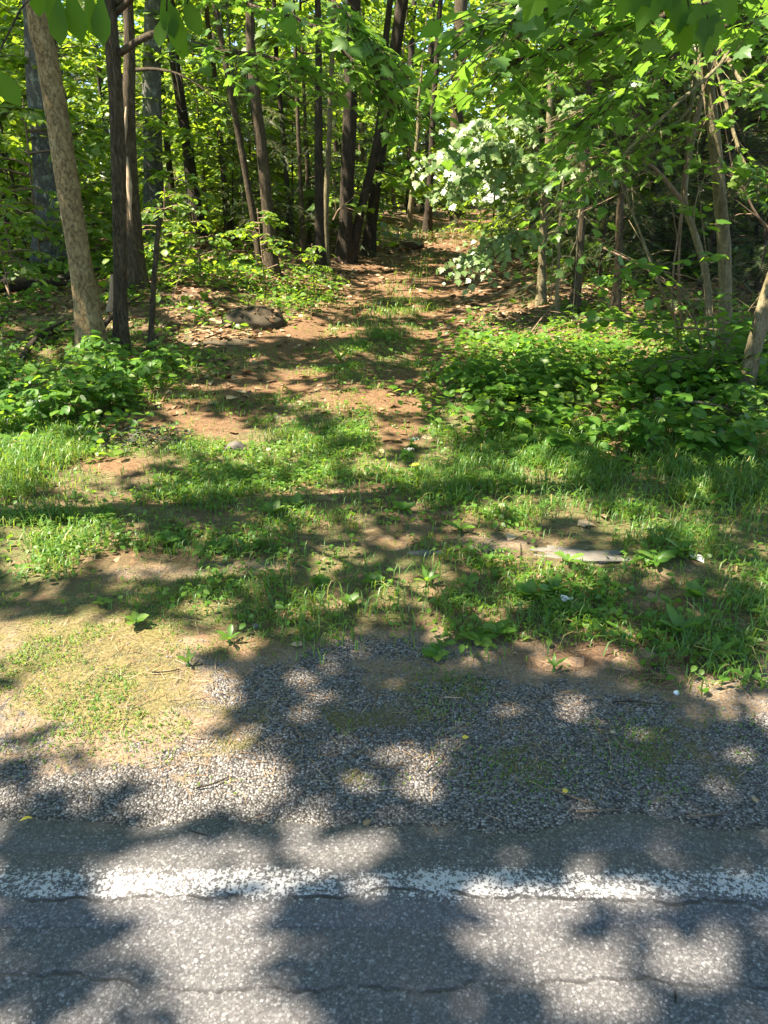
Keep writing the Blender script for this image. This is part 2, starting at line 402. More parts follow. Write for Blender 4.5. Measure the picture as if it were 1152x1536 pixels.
def stone_mat(name, stops, sc=14):
    m, nt, out = new_mat(name); b = NB(nt)
    p = b.pos()
    t = b.attr("tint")
    n = b.noise(p, sc, 6, 0.7)
    c = b.ramp(b.math('ADD', b.math('MULTIPLY', n, 0.5), b.math('MULTIPLY', t, 0.5)), stops)
    nt.links.new(b.bsdf(c, 0.85, b.bump(b.noise(p, sc * 4, 5, 0.7), 0.7, 0.01), 0.3), out.inputs[0])
    return m
CHIPS = stone_mat("gravel_chip", [(0.15, (0.070, 0.066, 0.060)), (0.5, (0.155, 0.147, 0.136)), (0.75, (0.23, 0.218, 0.202)), (0.92, (0.37, 0.357, 0.335))], 60)
ROCK = stone_mat("grey_rock", [(0.15, (0.045, 0.04, 0.03)), (0.45, (0.085, 0.075, 0.06)), (0.62, (0.13, 0.12, 0.10)), (0.8, (0.20, 0.19, 0.17))], 16)
DARKROCK = stone_mat("dark_soil_crust", [(0.2, (0.022, 0.018, 0.010)), (0.45, (0.05, 0.040, 0.022)), (0.7, (0.12, 0.09, 0.05))], 34)
WHITESTONE = stone_mat("white_quartz", [(0, (0.6, 0.6, 0.58)), (1, (0.8, 0.8, 0.78))], 30)

# ------------------------------------------------------------------ mesh building
def link(name, me, mat, parent=None):
    o = bpy.data.objects.new(name, me)
    COL.objects.link(o)
    if mat is not None and len(me.materials) == 0: me.materials.append(mat)
    if parent is not None: o.parent = parent
    return o

def raw_mesh(name, V, Fc, tint=None, smooth=False):
    """V (n,3); Fc (m,k) with one k."""
    me = bpy.data.meshes.new(name)
    V = np.ascontiguousarray(V, dtype=np.float32); Fc = np.ascontiguousarray(Fc, dtype=np.int32)
    m, k = Fc.shape
    me.vertices.add(len(V)); me.vertices.foreach_set("co", V.ravel())
    me.loops.add(m * k); me.loops.foreach_set("vertex_index", Fc.ravel())
    me.polygons.add(m)
    me.polygons.foreach_set("loop_start", np.arange(0, m * k, k, dtype=np.int32))
    me.polygons.foreach_set("loop_total", np.full(m, k, dtype=np.int32))
    if smooth: me.polygons.foreach_set("use_smooth", np.ones(m, dtype=bool))
    if tint is not None:
        a = me.attributes.new("tint", 'FLOAT', 'POINT'); a.data.foreach_set("value", np.ascontiguousarray(tint, dtype=np.float32))
    me.update(calc_edges=True)
    return me

def norm(a):
    return a / np.maximum(np.linalg.norm(a, axis=-1, keepdims=True), 1e-9)

def T(verts, faces): return np.array(verts, float), np.array(faces, int)

# leaf templates: y along the leaf from the stalk (0) to the tip (1), x across, z the upper side
def fan(outline, fold=0.16, droop=0.18):
    """Half outline [(x, y)...] from stalk to tip, mirrored and folded along the midrib."""
    mid = [(0.0, y) for _, y in outline]
    V = []
    for (x, y) in mid: V.append((0, y, -droop * y * y))
    for (x, y) in outline: V.append((x, y, fold * x - droop * y * y))
    for (x, y) in outline: V.append((-x, y, fold * x - droop * y * y))
    n = len(outline); Fc = []
    for i in range(n - 1):
        if outline[i][0] > 0 or outline[i + 1][0] > 0:
            Fc += [(i, n + i, n + i + 1), (i, n + i + 1, i + 1), (i, 2 * n + i + 1, 2 * n + i), (i, i + 1, 2 * n + i + 1)]
    return T(V, Fc)
OVATE = fan([(0.0, 0), (0.26, 0.2), (0.33, 0.42), (0.22, 0.75), (0.0, 1.0)])
ROUND = fan([(0.02, 0), (0.34, 0.14), (0.44, 0.45), (0.34, 0.75), (0.14, 0.93), (0.0, 1.0)], 0.12, 0.12)
LANCE = fan([(0.03, 0), (0.10, 0.25), (0.13, 0.5), (0.0, 1.0)], 0.2, 0.3)
OBLONG = fan([(0.05, 0), (0.13, 0.3), (0.19, 0.62), (0.13, 0.88), (0.0, 1.0)], 0.2, 0.35)
OBOVATE = fan([(0.03, 0), (0.13, 0.25), (0.24, 0.55), (0.22, 0.78), (0.08, 0.92), (0.0, 1.0)], 0.25, 0.2)
DIAMOND = T([(0, 0, 0), (0.30, 0.45, 0.05), (0, 1, -0.12), (-0.30, 0.45, 0.05)], [(0, 1, 2), (0, 2, 3)])
def maple_template():
    pts = [(0.0, 0.0), (0.20, -0.06), (0.38, 0.0), (0.34, 0.12), (0.50, 0.20), (0.58, 0.38), (0.46, 0.39), (0.33, 0.45), (0.36, 0.58), (0.30, 0.70), (0.21, 0.67), (0.11, 0.83), (0.0, 1.0)]
    C = (0, 0.25, 0.0)
    full = pts + [(-x, y) for x, y in pts[-2:0:-1]]
    V = [C] + [(x, y, 0.10 * abs(x) - 0.25 * max(0, y - 0.2) ** 2 - 0.12 * x * x) for x, y in full]
    n = len(full)
    return T(V, [(0, 1 + (i + 1) % n, 1 + i)[::-1] for i in range(n)])
MAPLE_T = maple_template()
def star_template():
    full = [(0, 0), (0.36, 0.03), (0.32, 0.2), (0.5, 0.42), (0.28, 0.55), (0, 1), (-0.28, 0.55), (-0.5, 0.42), (-0.32, 0.2), (-0.36, 0.03)]
    V = [(0, 0.28, 0.03)] + [(x, y, 0.06 * abs(x) - 0.2 * max(0, y - 0.2) ** 2) for x, y in full]
    n = len(full)
    return T(V, [(0, 1 + i, 1 + (i + 1) % n) for i in range(n)])
STAR = star_template()
def frond_template():
    V = []; Fc = []
    for k in range(8):
        y = 0.08 + 0.115 * k; L = 0.20 * (1 - 0.085 * k)
        for s in (-1, 1):
            i = len(V)
            V += [(0, y, -0.15 * y * y), (0, y + 0.055, -0.15 * y * y), (s * L, y + 0.11, 0.01 - 0.15 * y * y - 0.03)]
            Fc.append((i, i + 1, i + 2))
    i = len(V); V += [(-0.012, 0, 0.002), (0.012, 0, 0.002), (0, 1, -0.15)]; Fc.append((i, i + 1, i + 2))
    return T(V, Fc)
FROND = frond_template()

def leaves_arrays(tpl, P, D, N, S, tint):
    """Instances of a template: positions P, tip directions D, upper normals N, sizes S."""
    tv, tf = tpl
    D = norm(D); N = norm(N - D * np.sum(N * D, 1, keepdims=True)); X = np.cross(D, N)
    V = P[:, None, :] + S[:, None, None] * (tv[None, :, 0:1] * X[:, None, :] + tv[None, :, 1:2] * D[:, None, :] + tv[None, :, 2:3] * N[:, None, :])
    n, k = len(P), len(tv)
    Fc = tf[None] + (np.arange(n) * k)[:, None, None]
    rib = np.where(np.abs(tv[:, 0]) < 1e-6, 0.22, 0.0)
    return V.reshape(-1, 3), Fc.reshape(-1, 3), (tint[:, None] + rib[None]).ravel()

class Leaves:
    """Collects leaves of one part and builds them as one mesh."""
    def __init__(s): s.P = []; s.D = []; s.N = []; s.S = []; s.t = []
    def add(s, P, D, N, S, t):
        s.P.append(P); s.D.append(D); s.N.append(N); s.S.append(S); s.t.append(t)
    def build(s, name, tpl, mat, parent=None, pruned=0.0, origin=None):
        if not s.P: return None
        P, D, N = (np.concatenate(a) for a in (s.P, s.D, s.N)); S, t = np.concatenate(s.S), np.concatenate(s.t)
        if pruned > 0:
            k = prune(P, pruned); P, D, N, S, t = P[k], D[k], N[k], S[k], t[k]
        if origin is not None: P = P - origin
        if len(P) == 0: return None
        V, Fc, tt = leaves_arrays(tpl, P, D, N, S, t)
        return link(name, raw_mesh(name, V, Fc, tt), mat, parent)

class Tubes:
    """Collects tapered tubes of one part and builds them as one mesh."""
    def __init__(s): s.V = []; s.F = []; s.n = 0
    def add(s, pts, rad, sides=8, wob=0.0, flare=None):
        pts = np.asarray(pts, float); n = len(pts); rad = np.broadcast_to(np.asarray(rad, float), (n,)).copy()
        tan = norm(np.gradient(pts, axis=0))
        ref = np.array([0.0, 1.0, 0.0]) if abs(tan[0][1]) < 0.9 else np.array([1.0, 0, 0])
        a = np.linspace(0, 2 * np.pi, sides, endpoint=False)
        rings = []
        for i in range(n):
            x = np.cross(tan[i], ref); x /= max(np.linalg.norm(x), 1e-9); y = np.cross(tan[i], x)
            r = rad[i] * (1 + wob * (vnoise(np.cos(a) * 1.5 + 7 * s.n, np.sin(a) * 1.5 + i * 0.35, 5) - 0.5) * 2)
            rings.append(pts[i] + (np.cos(a) * r)[:, None] * x + (np.sin(a) * r)[:, None] * y)
        V = np.concatenate(rings + [pts[-1:]]); Fq = []
        for i in range(n - 1):
            for j in range(sides):
                k = (j + 1) % sides
                Fq += [(i * sides + j, i * sides + k, (i + 1) * sides + k), (i * sides + j, (i + 1) * sides + k, (i + 1) * sides + j)]
        for j in range(sides): Fq.append(((n - 1) * sides + j, (n - 1) * sides + (j + 1) % sides, n * sides))
        s.V.append(V); s.F.append(np.array(Fq) + s.n); s.n += len(V)
    def build(s, name, mat, parent=None, origin=None, smooth=True):
        if not s.V: return None
        V = np.concatenate(s.V)
        if origin is not None: V = V - origin
        return link(name, raw_mesh(name, V, np.concatenate(s.F), None, smooth), mat, parent)

def tag(o, label=None, cat=None, group=None, kind=None):
    if label: o['label'] = label
    if cat: o['category'] = cat
    if group: o['group'] = group
    if kind: o['kind'] = kind
    return o

def empty(name, loc, label, cat, group=None):
    o = bpy.data.objects.new(name, None); COL.objects.link(o)
    o.location = tuple(float(c) for c in loc); o.empty_display_size = 0.1
    return tag(o, label, cat, group)

def copy_tree(o, loc, rz, sc, label=None, group=None):
    c = o.copy(); COL.objects.link(c)
    c.location = tuple(float(v) for v in loc); c.rotation_euler = (0, 0, rz); c.scale = (sc, sc, sc)
    if label: c['label'] = label
    if group: c['group'] = group
    for ch in list(o.children):
        d = ch.copy(); COL.objects.link(d); d.parent = c
        for g in list(ch.children):
            e = g.copy(); COL.objects.link(e); e.parent = d
    return c

def smoothline(pts, n=14):
    """A Catmull-Rom line through the given points."""
    pts = np.asarray(pts, float)
    if len(pts) == 2: return pts[0] + (pts[1] - pts[0]) * np.linspace(0, 1, n)[:, None]
    t = np.linspace(0, len(pts) - 1, n); out = []
    for u in t:
        i = min(int(u), len(pts) - 2); f = u - i
        p0 = pts[i - 1] if i > 0 else 2 * pts[0] - pts[1]; p1 = pts[i]; p2 = pts[i + 1]
        p3 = pts[i + 2] if i + 2 < len(pts) else 2 * pts[-1] - pts[-2]
        out.append(0.5 * (2 * p1 + (p2 - p0) * f + (2 * p0 - 5 * p1 + 4 * p2 - p3) * f * f + (3 * p1 - p0 - 3 * p2 + p3) * f ** 3))
    return np.array(out)

def unit_h(a): return np.array([math.cos(a), math.sin(a), 0.0])

def twig_spray(tub, lv, p, d, L, size, step=0.06, tilt=0.35, twig_r=0.003, tints=(0, 1), droop=0.25, per=1):
    """A leafy twig: starts at p along d for L, with leaves on alternate sides."""
    n = max(3, int(L / step))
    t = (np.arange(n) + 0.6) / n
    d = d / np.linalg.norm(d)
    side = np.cross(d, [0, 0, 1.0]); sl = np.linalg.norm(side); side = side / sl if sl > 1e-3 else np.array([1.0, 0, 0])
    P = p + d * (t * L)[:, None] + np.array([0, 0, -1.0]) * (droop * L * t * t)[:, None]
    if tub is not None:
        tub.add([p, p + d * L * 0.5 + np.array([0, 0, -droop * L * 0.25]), p + d * L + np.array([0, 0, -droop * L])], [twig_r, twig_r * 0.7, twig_r * 0.35], 4)
    for _ in range(per):
        s = np.where((np.arange(n) + _) % 2 == 0, 1.0, -1.0)
        D = d[None] * RNG.uniform(0.2, 0.9, (n, 1)) + side[None] * (s * RNG.uniform(0.6, 1.1, n))[:, None]
        D[:, 2] -= RNG.uniform(0.0, 0.55, n)
        N = np.array([0, 0, 1.0])[None] + RNG.normal(0, tilt, (n, 3))
        S = size * RNG.uniform(0.65, 1.15, n)
        lv.add(P + norm(D) * (0.18 * S)[:, None], D, N, S, np.clip(RNG.uniform(tints[0], tints[1], n), 0, 1))

# ------------------------------------------------------------------ the setting: terrain, track, shoulder, road
def spacing(stops):
    out = [stops[0][0]]
    for (a, _), (b_, st) in zip(stops[:-1], stops[1:]):
        n = max(1, int(round((b_ - a) / st))); out += list(np.linspace(a, b_, n + 1)[1:])
    return np.array(out)
gx = spacing([(-260, 0), (-60, 25), (-20, 4), (-8, 0.6), (-4.5, 0.15), (4.5, 0.055), (8, 0.15), (20, 0.6), (60, 4), (260, 25)])
gy = spacing([(-220, 0), (-30, 20), (-6, 3), (1.2, 1.2), (1.6, 0.1), (8, 0.05), (14, 0.1), (30, 0.35), (70, 2), (320, 25)])
X, Y = np.meshgrid(gx, gy)
Z = gz(X, Y)
V = np.stack([X.ravel(), Y.ravel(), Z.ravel()], 1)
nx, ny = len(gx), len(gy)
ii, jj = np.meshgrid(np.arange(nx - 1), np.arange(ny - 1))
q = (jj * nx + ii).ravel()
Q = np.stack([q, q + 1, q + nx + 1, q + nx], 1)
vx, vy = V[:, 0], V[:, 1]
pxv, pyv = project(V)
infr = (vy > 0.5)
dpath = np.abs(vx - path_x(vy))
jit = (fbm(vx * 2.5, vy * 2.5, 70, 4) - 0.5)
TRACKS = [(430,575,170,22),(560,595,90,30),(600,620,45,60),(650,500,55,80),(470,510,110,45),(560,440,140,40),(640,400,110,50),(690,350,60,40),(300,600,110,26),(230,640,130,16),(170,697,60,12),(340,620,80,20)]
tr_px = ell(pxv, pyv, TRACKS, 0.5)
track = np.where(vy < 15, tr_px, 1 - sstep(1.1, 1.9, dpath + jit)) * (vy > 3.6) * infr
gravel = (1 - sstep(2.3, 2.75, vy + 0.5 * jit + 0.12 * np.sin(vx * 1.3)))
gravel = np.maximum(gravel, 0.36 * ell(pxv, pyv, [(230,860,80,12),(380,850,50,12),(740,815,60,14)], 0.5) * infr)
gravel = gravel - 0.55 * ell(pxv, pyv, [(150,1060,230,120),(950,1010,150,40),(600,1010,90,26),(1080,1060,110,30),(300,960,130,50)], 0.6) * infr
moss = ell(pxv, pyv, [(140,1010,190,110,.75),(330,1090,110,70,.5),(250,900,160,60,.5),(560,1075,120,30,.62),(520,1160,70,25,.5),(780,1150,110,50,.5),(1000,1120,120,50,.55),(1050,1160,100,40,.5),(640,1030,140,26,.5),(850,1215,120,16,.4)], 0.6) * infr
green = np.clip(sstep(2.35, 2.8, vy + 0.4 * jit) * (1 - track), 0, 1) * (1 - sstep(6.5, 9, vy) * 0.8)
green = green * (0.35 + 0.65 * sstep(0.35, 0.55, fbm(vx * 1.7, vy * 1.7, 33)))
fx = V[Q].mean(axis=1)
ftrack = track[Q].mean(axis=1) > 0.5
fshoulder = (fx[:, 1] < 2.5 + 0.2 * np.sin(fx[:, 0] * 1.1) + 0.7 * (fbm(fx[:, 0] * 2, fx[:, 1] * 2, 71) - 0.5)) & (fx[:, 1] > 1.2) & ~ftrack
def ground_piece(name, mask):
    f = Q[mask]; idx = np.unique(f); rm = np.full(len(V), -1); rm[idx] = np.arange(len(idx))
    me = raw_mesh(name, V[idx], rm[f], None, True)
    for nm, arr in (("gravel", gravel), ("moss", moss), ("green", green), ("track", track)):
        a = me.attributes.new(nm, 'FLOAT', 'POINT'); a.data.foreach_set("value", np.ascontiguousarray(arr[idx], dtype=np.float32))
    return tag(link(name, me, GROUND), None, None, None, 'structure')
ground_piece("forest_ground", ~ftrack & ~fshoulder)
ground_piece("dirt_track", ftrack)
ground_piece("gravel_shoulder", fshoulder)

# road: a thin sheet with a crumbled edge, and the edge line as a sheet on top of it
def strip(name, y0, y1, z, mat, wob0=0.0, wob1=0.0, lip=0.0):
    xs = spacing([(-200, 0), (-20, 10), (-4, 0.5), (4, 0.02), (20, 0.5), (200, 10)])
    rows = []
    e1 = y1 + wob1 * (fbm(xs * 3, xs * 0, 12, 5) - 0.5); e0 = y0 + wob0 * (fbm(xs * 9, xs * 0, 19, 4) - 0.5)
    for f in (tuple(np.linspace(0, 1, 70)) if lip else (0, 0.008, 0.5, 0.992, 1)): rows.append(np.stack([xs, e0 + (e1 - e0) * f, np.full_like(xs, z)], 1))
    if not lip: rows[0][:, 2] = rows[-1][:, 2] = 0.0006
    if lip: rows.append(np.stack([xs, e1 + 0.012, np.full_like(xs, z - lip)], 1))
    VV = np.concatenate(rows); n = len(xs); ff = []
    for r in range(len(rows) - 1):
        i = np.arange(n - 1) + r * n; ff.append(np.stack([i, i + 1, i + n + 1, i + n], 1))
    return tag(link(name, raw_mesh(name, VV, np.concatenate(ff)), mat), None, None, None, 'structure')
strip("road", -5.2, ROAD_EDGE, 0.0, ASPHALT, 0, 0.16, 0.02)
strip("road_edge_line", LINE_Y - LINE_HALF * 1.25, LINE_Y + LINE_HALF * 1.25, 0.002, PAINT)

# ------------------------------------------------------------------ ground scatter
def scatter_px(n, y0, y1, dens, xpad=0.35):
    """Random ground points in the picture's wedge, kept with probability dens(px, py, x, y)."""
    y = np.sqrt(RNG.uniform(y0 * y0, y1 * y1, n)); x = RNG.uniform(-1, 1, n) * (0.56 * y + xpad)
    z = gz(x, y); P = np.stack([x, y, z], 1)
    px, py = project(P)
    k = RNG.random(n) < dens(px, py, x, y)
    return P[k], px[k], py[k]

# loose gravel
ICO_V = None
def stones(n, y0, y1, dens, s0, s1):
    P, px, py = scatter_px(n, y0, y1, dens)
    g = (1 + 5 ** 0.5) / 2
    v = norm(np.array([(-1,g,0),(1,g,0),(-1,-g,0),(1,-g,0),(0,-1,g),(0,1,g),(0,-1,-g),(0,1,-g),(g,0,-1),(g,0,1),(-g,0,-1),(-g,0,1)], float))
    f = np.array([(0,11,5),(0,5,1),(0,1,7),(0,7,10),(0,10,11),(1,5,9),(5,11,4),(11,10,2),(10,7,6),(7,1,8),(3,9,4),(3,4,2),(3,2,6),(3,6,8),(3,8,9),(4,9,5),(2,4,11),(6,2,10),(8,6,7),(9,8,1)])
    n = len(P)
    sc = np.exp(RNG.uniform(math.log(s0), math.log(s1), n))
    shp = RNG.uniform(0.6, 1.25, (n, 12, 1))
    a = RNG.uniform(0, 6.28, n); ca, sa = np.cos(a), np.sin(a)
    vv = v[None] * shp * np.stack([np.ones(n), RNG.uniform(0.6, 0.9, n), RNG.uniform(0.4, 0.7, n)], 1)[:, None, :]
    xx = vv[:, :, 0] * ca[:, None] - vv[:, :, 1] * sa[:, None]; yy = vv[:, :, 0] * sa[:, None] + vv[:, :, 1] * ca[:, None]
    vv = np.stack([xx, yy, vv[:, :, 2]], 2) * sc[:, None, None] + P[:, None, :] + np.array([0, 0, 1.0]) * (sc * 0.15)[:, None, None]
    F3 = (f[None] + (np.arange(n) * 12)[:, None, None]).reshape(-1, 3)
    return raw_mesh("gravel", vv.reshape(-1, 3), F3, np.repeat(RNG.random(n), 12), False)
def grav_d(px, py, x, y):
    g = 1 - sstep(2.2, 2.7, y + 0.5 * (fbm(x * 2.5, y * 2.5, 70, 4) - 0.5))
    g = g * (0.12 + 0.88 * sstep(ROAD_EDGE - 0.02, ROAD_EDGE + 0.10, y)) * (1 - 0.75 * ell(px, py, [(160,1050,220,110),(950,1010,140,36)], 0.6))
    g = np.maximum(g, 0.22 * ell(px, py, [(240,858,70,10),(400,850,50,10),(740,815,60,12)], 0.5))
    return g * (0.35 + 0.65 * sstep(0.35, 0.6, fbm(x * 5, y * 5, 81)))
tag(link("gravel", stones(52000, 1.58, 4.0, grav_d, 0.0022, 0.0060), CHIPS), "loose grey gravel scattered over the road shoulder", "gravel", None, 'stuff')

# pine needles and straw
def needles(n):
    def d(px, py, x, y):
        a = sstep(1.62, 1.95, y) * (1 - sstep(8, 10, y)) * (0.25 + 0.75 * sstep(0.4, 0.6, fbm(x * 2.2, y * 2.2, 90)))
        return a
    P, px, py = scatter_px(n, 1.6, 9, d)
    n = len(P); a = RNG.uniform(0, 6.28, n)
    D = np.stack([np.cos(a), np.sin(a), RNG.uniform(-0.05, 0.12, n)], 1)
    tpl = T([(-0.018, 0, 0), (0.018, 0, 0), (0.012, 0.5, 0.03), (-0.012, 0.5, 0.03), (0, 1, 0)], [(0, 1, 2), (0, 2, 3), (3, 2, 4)])
    V_, F_, t_ = leaves_arrays(tpl, P + np.array([0, 0, 0.006]), D, np.array([[0, 0, 1.0]]) + RNG.normal(0, 0.2, (n, 3)), RNG.uniform(0.03, 0.075, n), RNG.uniform(0.3, 1, n))
    return raw_mesh("fallen_needles", V_, F_, t_)
tag(link("fallen_needles", needles(70000), LITTER), "dry rust coloured needles and straw on the ground", "needles", None, 'stuff')

# dry leaves of the woodland floor
def litter():
    def d(px, py, x, y):
        w = sstep(4.6, 6.5, y) * (0.25 + 0.75 * sstep(0.5, 1.8, np.abs(x - path_x(y)))) + 0.03
        return w * (0.3 + 0.7 * sstep(0.35, 0.6, fbm(x * 1.3, y * 1.3, 55)))
    P, px, py = scatter_px(60000, 3.6, 26, d, 0.6)
    n = len(P); a = RNG.uniform(0, 6.28, n)
    D = np.stack([np.cos(a), np.sin(a), RNG.uniform(-0.2, 0.3, n)], 1)
    V_, F_, t_ = leaves_arrays(OVATE, P + np.array([0, 0, 0.012]), D, np.array([[0, 0, 1.0]]) + RNG.normal(0, 0.35, (n, 3)), RNG.uniform(0.05, 0.11, n) * (0.7 + P[:, 1] / 25), RNG.random(n))
    return raw_mesh("fallen_leaves", V_, F_, t_)
tag(link("fallen_leaves", litter(), LITTER), "brown leaf litter over the woodland floor", "leaves", None, 'stuff')

# grass
BARE = [(600,620,45,70,.9),(560,600,70,24,.7),(430,575,170,22,.85),(230,645,120,18,.8),(170,697,60,12),(470,510,110,45,.8),(650,480,60,60,.9),(210,850,110,18,.9),(380,850,70,14,.8),(870,832,90,18,.95),(730,815,70,12,.8),(900,790,90,18,.6),(100,895,60,24,.7),(580,690,60,16,.5),(470,820,50,14,.4),(700,800,80,16,.5),(840,985,120,20,.5)]
LUSH = [(600,900,280,70),(900,900,260,60,.9),(1080,930,140,80),(280,810,130,36),(480,850,120,30,.8),(80,790,110,60),(900,740,230,60),(950,680,240,50,.9),(1060,740,160,80),(720,740,140,50,.9),(400,740,160,50,.8),(500,650,110,40,.7),(130,660,140,40),(60,700,120,40),(330,690,120,30,.7),(560,520,60,24,.6),(420,470,80,24,.4),(30,930,40,30,.7),(1120,1010,50,26,.8),(640,760,120,50,.8)]
def grass_d(px, py, x, y):
    g = 0.28 + 0.85 * ell(px, py, LUSH, 0.5)
    g = g * (1 - ell(px, py, BARE, 0.4)) * sstep(2.35, 2.65, y + 0.35 * (fbm(x * 2.5, y * 2.5, 70, 4) - 0.5) + 0.20 * sstep(900, 1050, px) - 0.35 * (1 - sstep(300, 480, px)))
    g = g * (1 - sstep(6.5, 10, y) * 0.85) + 0.45 * ell(px, py, [(540,545,75,40),(575,500,60,36),(610,455,45,30),(640,410,32,26),(660,375,24,18)], 0.6) * (1 - ell(px, py, BARE[:1], 0.4)); g = g * (0.15 + 0.85 * sstep(0.42, 0.60, fbm(x * 3.2, y * 3.2, 64)))
    return np.clip(g, 0, 1)
def blades(n, y0, y1, dens, l0, l1, w, tall=None):
    P, px, py = scatter_px(n, y0, y1, dens)
    m = len(P); a = RNG.uniform(0, 6.28, m)
    L = RNG.uniform(l0, l1, m)
    if tall is not None: L = L * (1 + tall(px, py, P[:, 0], P[:, 1]))
    lean = RNG.uniform(0.35, 1.3, m)
    h = np.stack([np.cos(a), np.sin(a), np.zeros(m)], 1); s = np.stack([-np.sin(a), np.cos(a), np.zeros(m)], 1)
    up = np.array([0, 0, 1.0])
    ww = w * RNG.uniform(0.6, 1.3, m)
    p1 = P + L[:, None] * (0.5 * up + 0.18 * lean[:, None] * h)
    p2 = P + L[:, None] * ((0.85 - 0.25 * lean)[:, None] * up + 0.55 * lean[:, None] * h)
    p3 = P + L[:, None] * ((0.95 - 0.55 * lean)[:, None] * up + 0.95 * lean[:, None] * h)
    P0 = P - np.array([0, 0, 0.01])
    Vb = np.stack([P0 - s * ww[:, None] * 0.5, P0 + s * ww[:, None] * 0.5, p1 - s * ww[:, None] * 0.5, p1 + s * ww[:, None] * 0.5, p2 - s * ww[:, None] * 0.35, p2 + s * ww[:, None] * 0.35, p3], 1)
    f = np.array([(0, 1, 3), (0, 3, 2), (2, 3, 5), (2, 5, 4), (4, 5, 6)])
    F3 = (f[None] + (np.arange(m) * 7)[:, None, None]).reshape(-1, 3)
    clump = np.clip(fbm(P[:, 0] * 1.5, P[:, 1] * 1.5, 28) * 0.9 + RNG.normal(0, 0.16, m), 0, 0.92)
    clump = np.where(RNG.random(m) < 0.045, 1.0, clump)
    return raw_mesh("grass", Vb.reshape(-1, 3), F3, np.repeat(clump, 7), True)
def sprig_d(px, py, x, y):
    return np.clip(1.3 * ell(px, py, [(140,1010,190,110,.9),(330,1090,110,70,.6),(250,900,160,60,.7),(560,1075,120,30,.7),(520,1160,70,25,.4),(780,1150,110,50,.3),(1000,1120,120,50,.5),(1050,1160,100,40,.4),(640,1030,140,26,.5),(900,1010,160,30,.5)], 0.6) * sstep(0.42, 0.62, fbm(x * 4, y * 4, 171, 5)), 0, 1)
tag(link("moss_sprigs", blades(60000, 1.62, 3.2, sprig_d, 0.006, 0.022, 0.0035), GRASS), "short moss and grass sprouting through the sunny shoulder", "moss", None, 'stuff')
def tall_f(px, py, x, y):
    return 1.3 * ell(px, py, [(1060,730,180,80),(930,690,240,50,.8),(900,730,220,50,.7),(640,890,70,40,.5),(90,800,70,50,.5),(40,690,90,50),(1100,930,90,70,.6)], 0.6) + 0.5 * (fbm(x * 2.7, y * 2.7, 36) > 0.6)
tag(link("grass", blades(330000, 2.1, 11.5, grass_d, 0.028, 0.080, 0.0050, tall_f), GRASS), "green grass growing between the gravel shoulder and the track", "grass", None, 'stuff')
def grass_far(px, py, x, y):
    d = np.abs(x - path_x(y))
    return sstep(8, 10, y) * (0.9 * np.exp(-(d / 0.35) ** 2) * (y < 18) + 0.7 * ell(px, py, [(620,350,70,14),(720,360,40,12),(600,365,50,8),(440,450,80,24),(560,525,60,20)], 0.5))
tag(link("verge_grass", blades(60000, 8.0, 36.0, grass_far, 0.08, 0.2, 0.012), GRASS), "sparse grass along the far stretch of the track", "grass", None, 'stuff')

# low leafy ground cover: clover-like leaves among the grass
def cover(n, y0, y1, dens, size, h, tpl, mat, name, tints=(0, 0.8), xpad=0.35):
    P, px, py = scatter_px(n, y0, y1, dens, xpad)
    m = len(P); a = RNG.uniform(0, 6.28, m)
    hh = h(px, py, P[:, 0], P[:, 1]) * RNG.uniform(0.1, 1, m)
    D = np.stack([np.cos(a), np.sin(a), RNG.uniform(-0.5, 0.35, m)], 1)
    N = np.array([[0, 0, 1.0]]) + RNG.normal(0, 0.38, (m, 3))
    P[:, 2] += hh + 0.01
    cl = np.clip(fbm(P[:, 0] * 2, P[:, 1] * 2, 44) + RNG.normal(0, 0.2, m), tints[0], tints[1])
    V_, F_, t_ = leaves_arrays(tpl, P, D, N, size * RNG.uniform(0.55, 1.3, m), cl)
    return link(name, raw_mesh(name, V_, F_, t_), mat)
def clover_d(px, py, x, y):
    return np.clip(grass_d(px, py, x, y) * (0.25 + 0.9 * sstep(0.42, 0.6, fbm(x * 2.1, y * 2.1, 101))), 0, 1)
tag(cover(110000, 2.1, 9.0, clover_d, 0.032, lambda px, py, x, y: 0.045 + 0 * x, OVATE, WEED, "ground_cover"), "small green leaves creeping through the grass", "ground cover", None, 'stuff')

# the weed beds on both sides
BED_R = [(900,620,240,80),(780,590,90,60),(1060,600,130,90),(740,520,60,40,.8),(860,520,180,40,.75),(1000,520,160,60,.8),(1130,680,60,70),(950,560,260,60,.9),(820,660,110,30,.8)]
BED_L = [(70,590,140,60),(20,640,80,60),(230,560,70,30,.8),(150,640,60,50,.8),(420,440,70,40,.8),(60,520,90,24,.5),(330,450,70,40,.6),(250,430,90,40,.5),(470,440,40,26,.8),(200,540,120,18,.5),(300,560,40,20,.5),(690,560,36,40,.7)]
def bed_d(px, py, x, y):
    k = np.maximum(ell(px, py, BED_R, 0.6), 0.8 * ell(px, py, BED_L, 0.4))
    side = sstep(1.6, 2.6, np.abs(x - path_x(y))) * sstep(6, 9, y) * 0.7
    return np.clip(np.maximum(k * (0.2 + 0.8 * sstep(0.36, 0.58, fbm(x * 1.9, y * 1.9, 111, 5))), side * sstep(0.45, 0.6, fbm(x * 0.9, y * 0.9, 121))), 0, 1)
def bed_h(px, py, x, y):
    return 0.06 + 0.17 * ell(px, py, [(880,600,200,60),(1050,590,120,80),(760,600,70,50,.8),(60,590,130,50,.7),(1130,680,60,60)], 0.6) + 0.10 * fbm(x * 2, y * 2, 131)
tag(cover(70000, 4.5, 16.0, bed_d, 0.075, bed_h, OVATE, WEED, "undergrowth", (0, 1), 0.5), "dense leafy weeds covering the banks beside the track", "undergrowth", None, 'stuff')
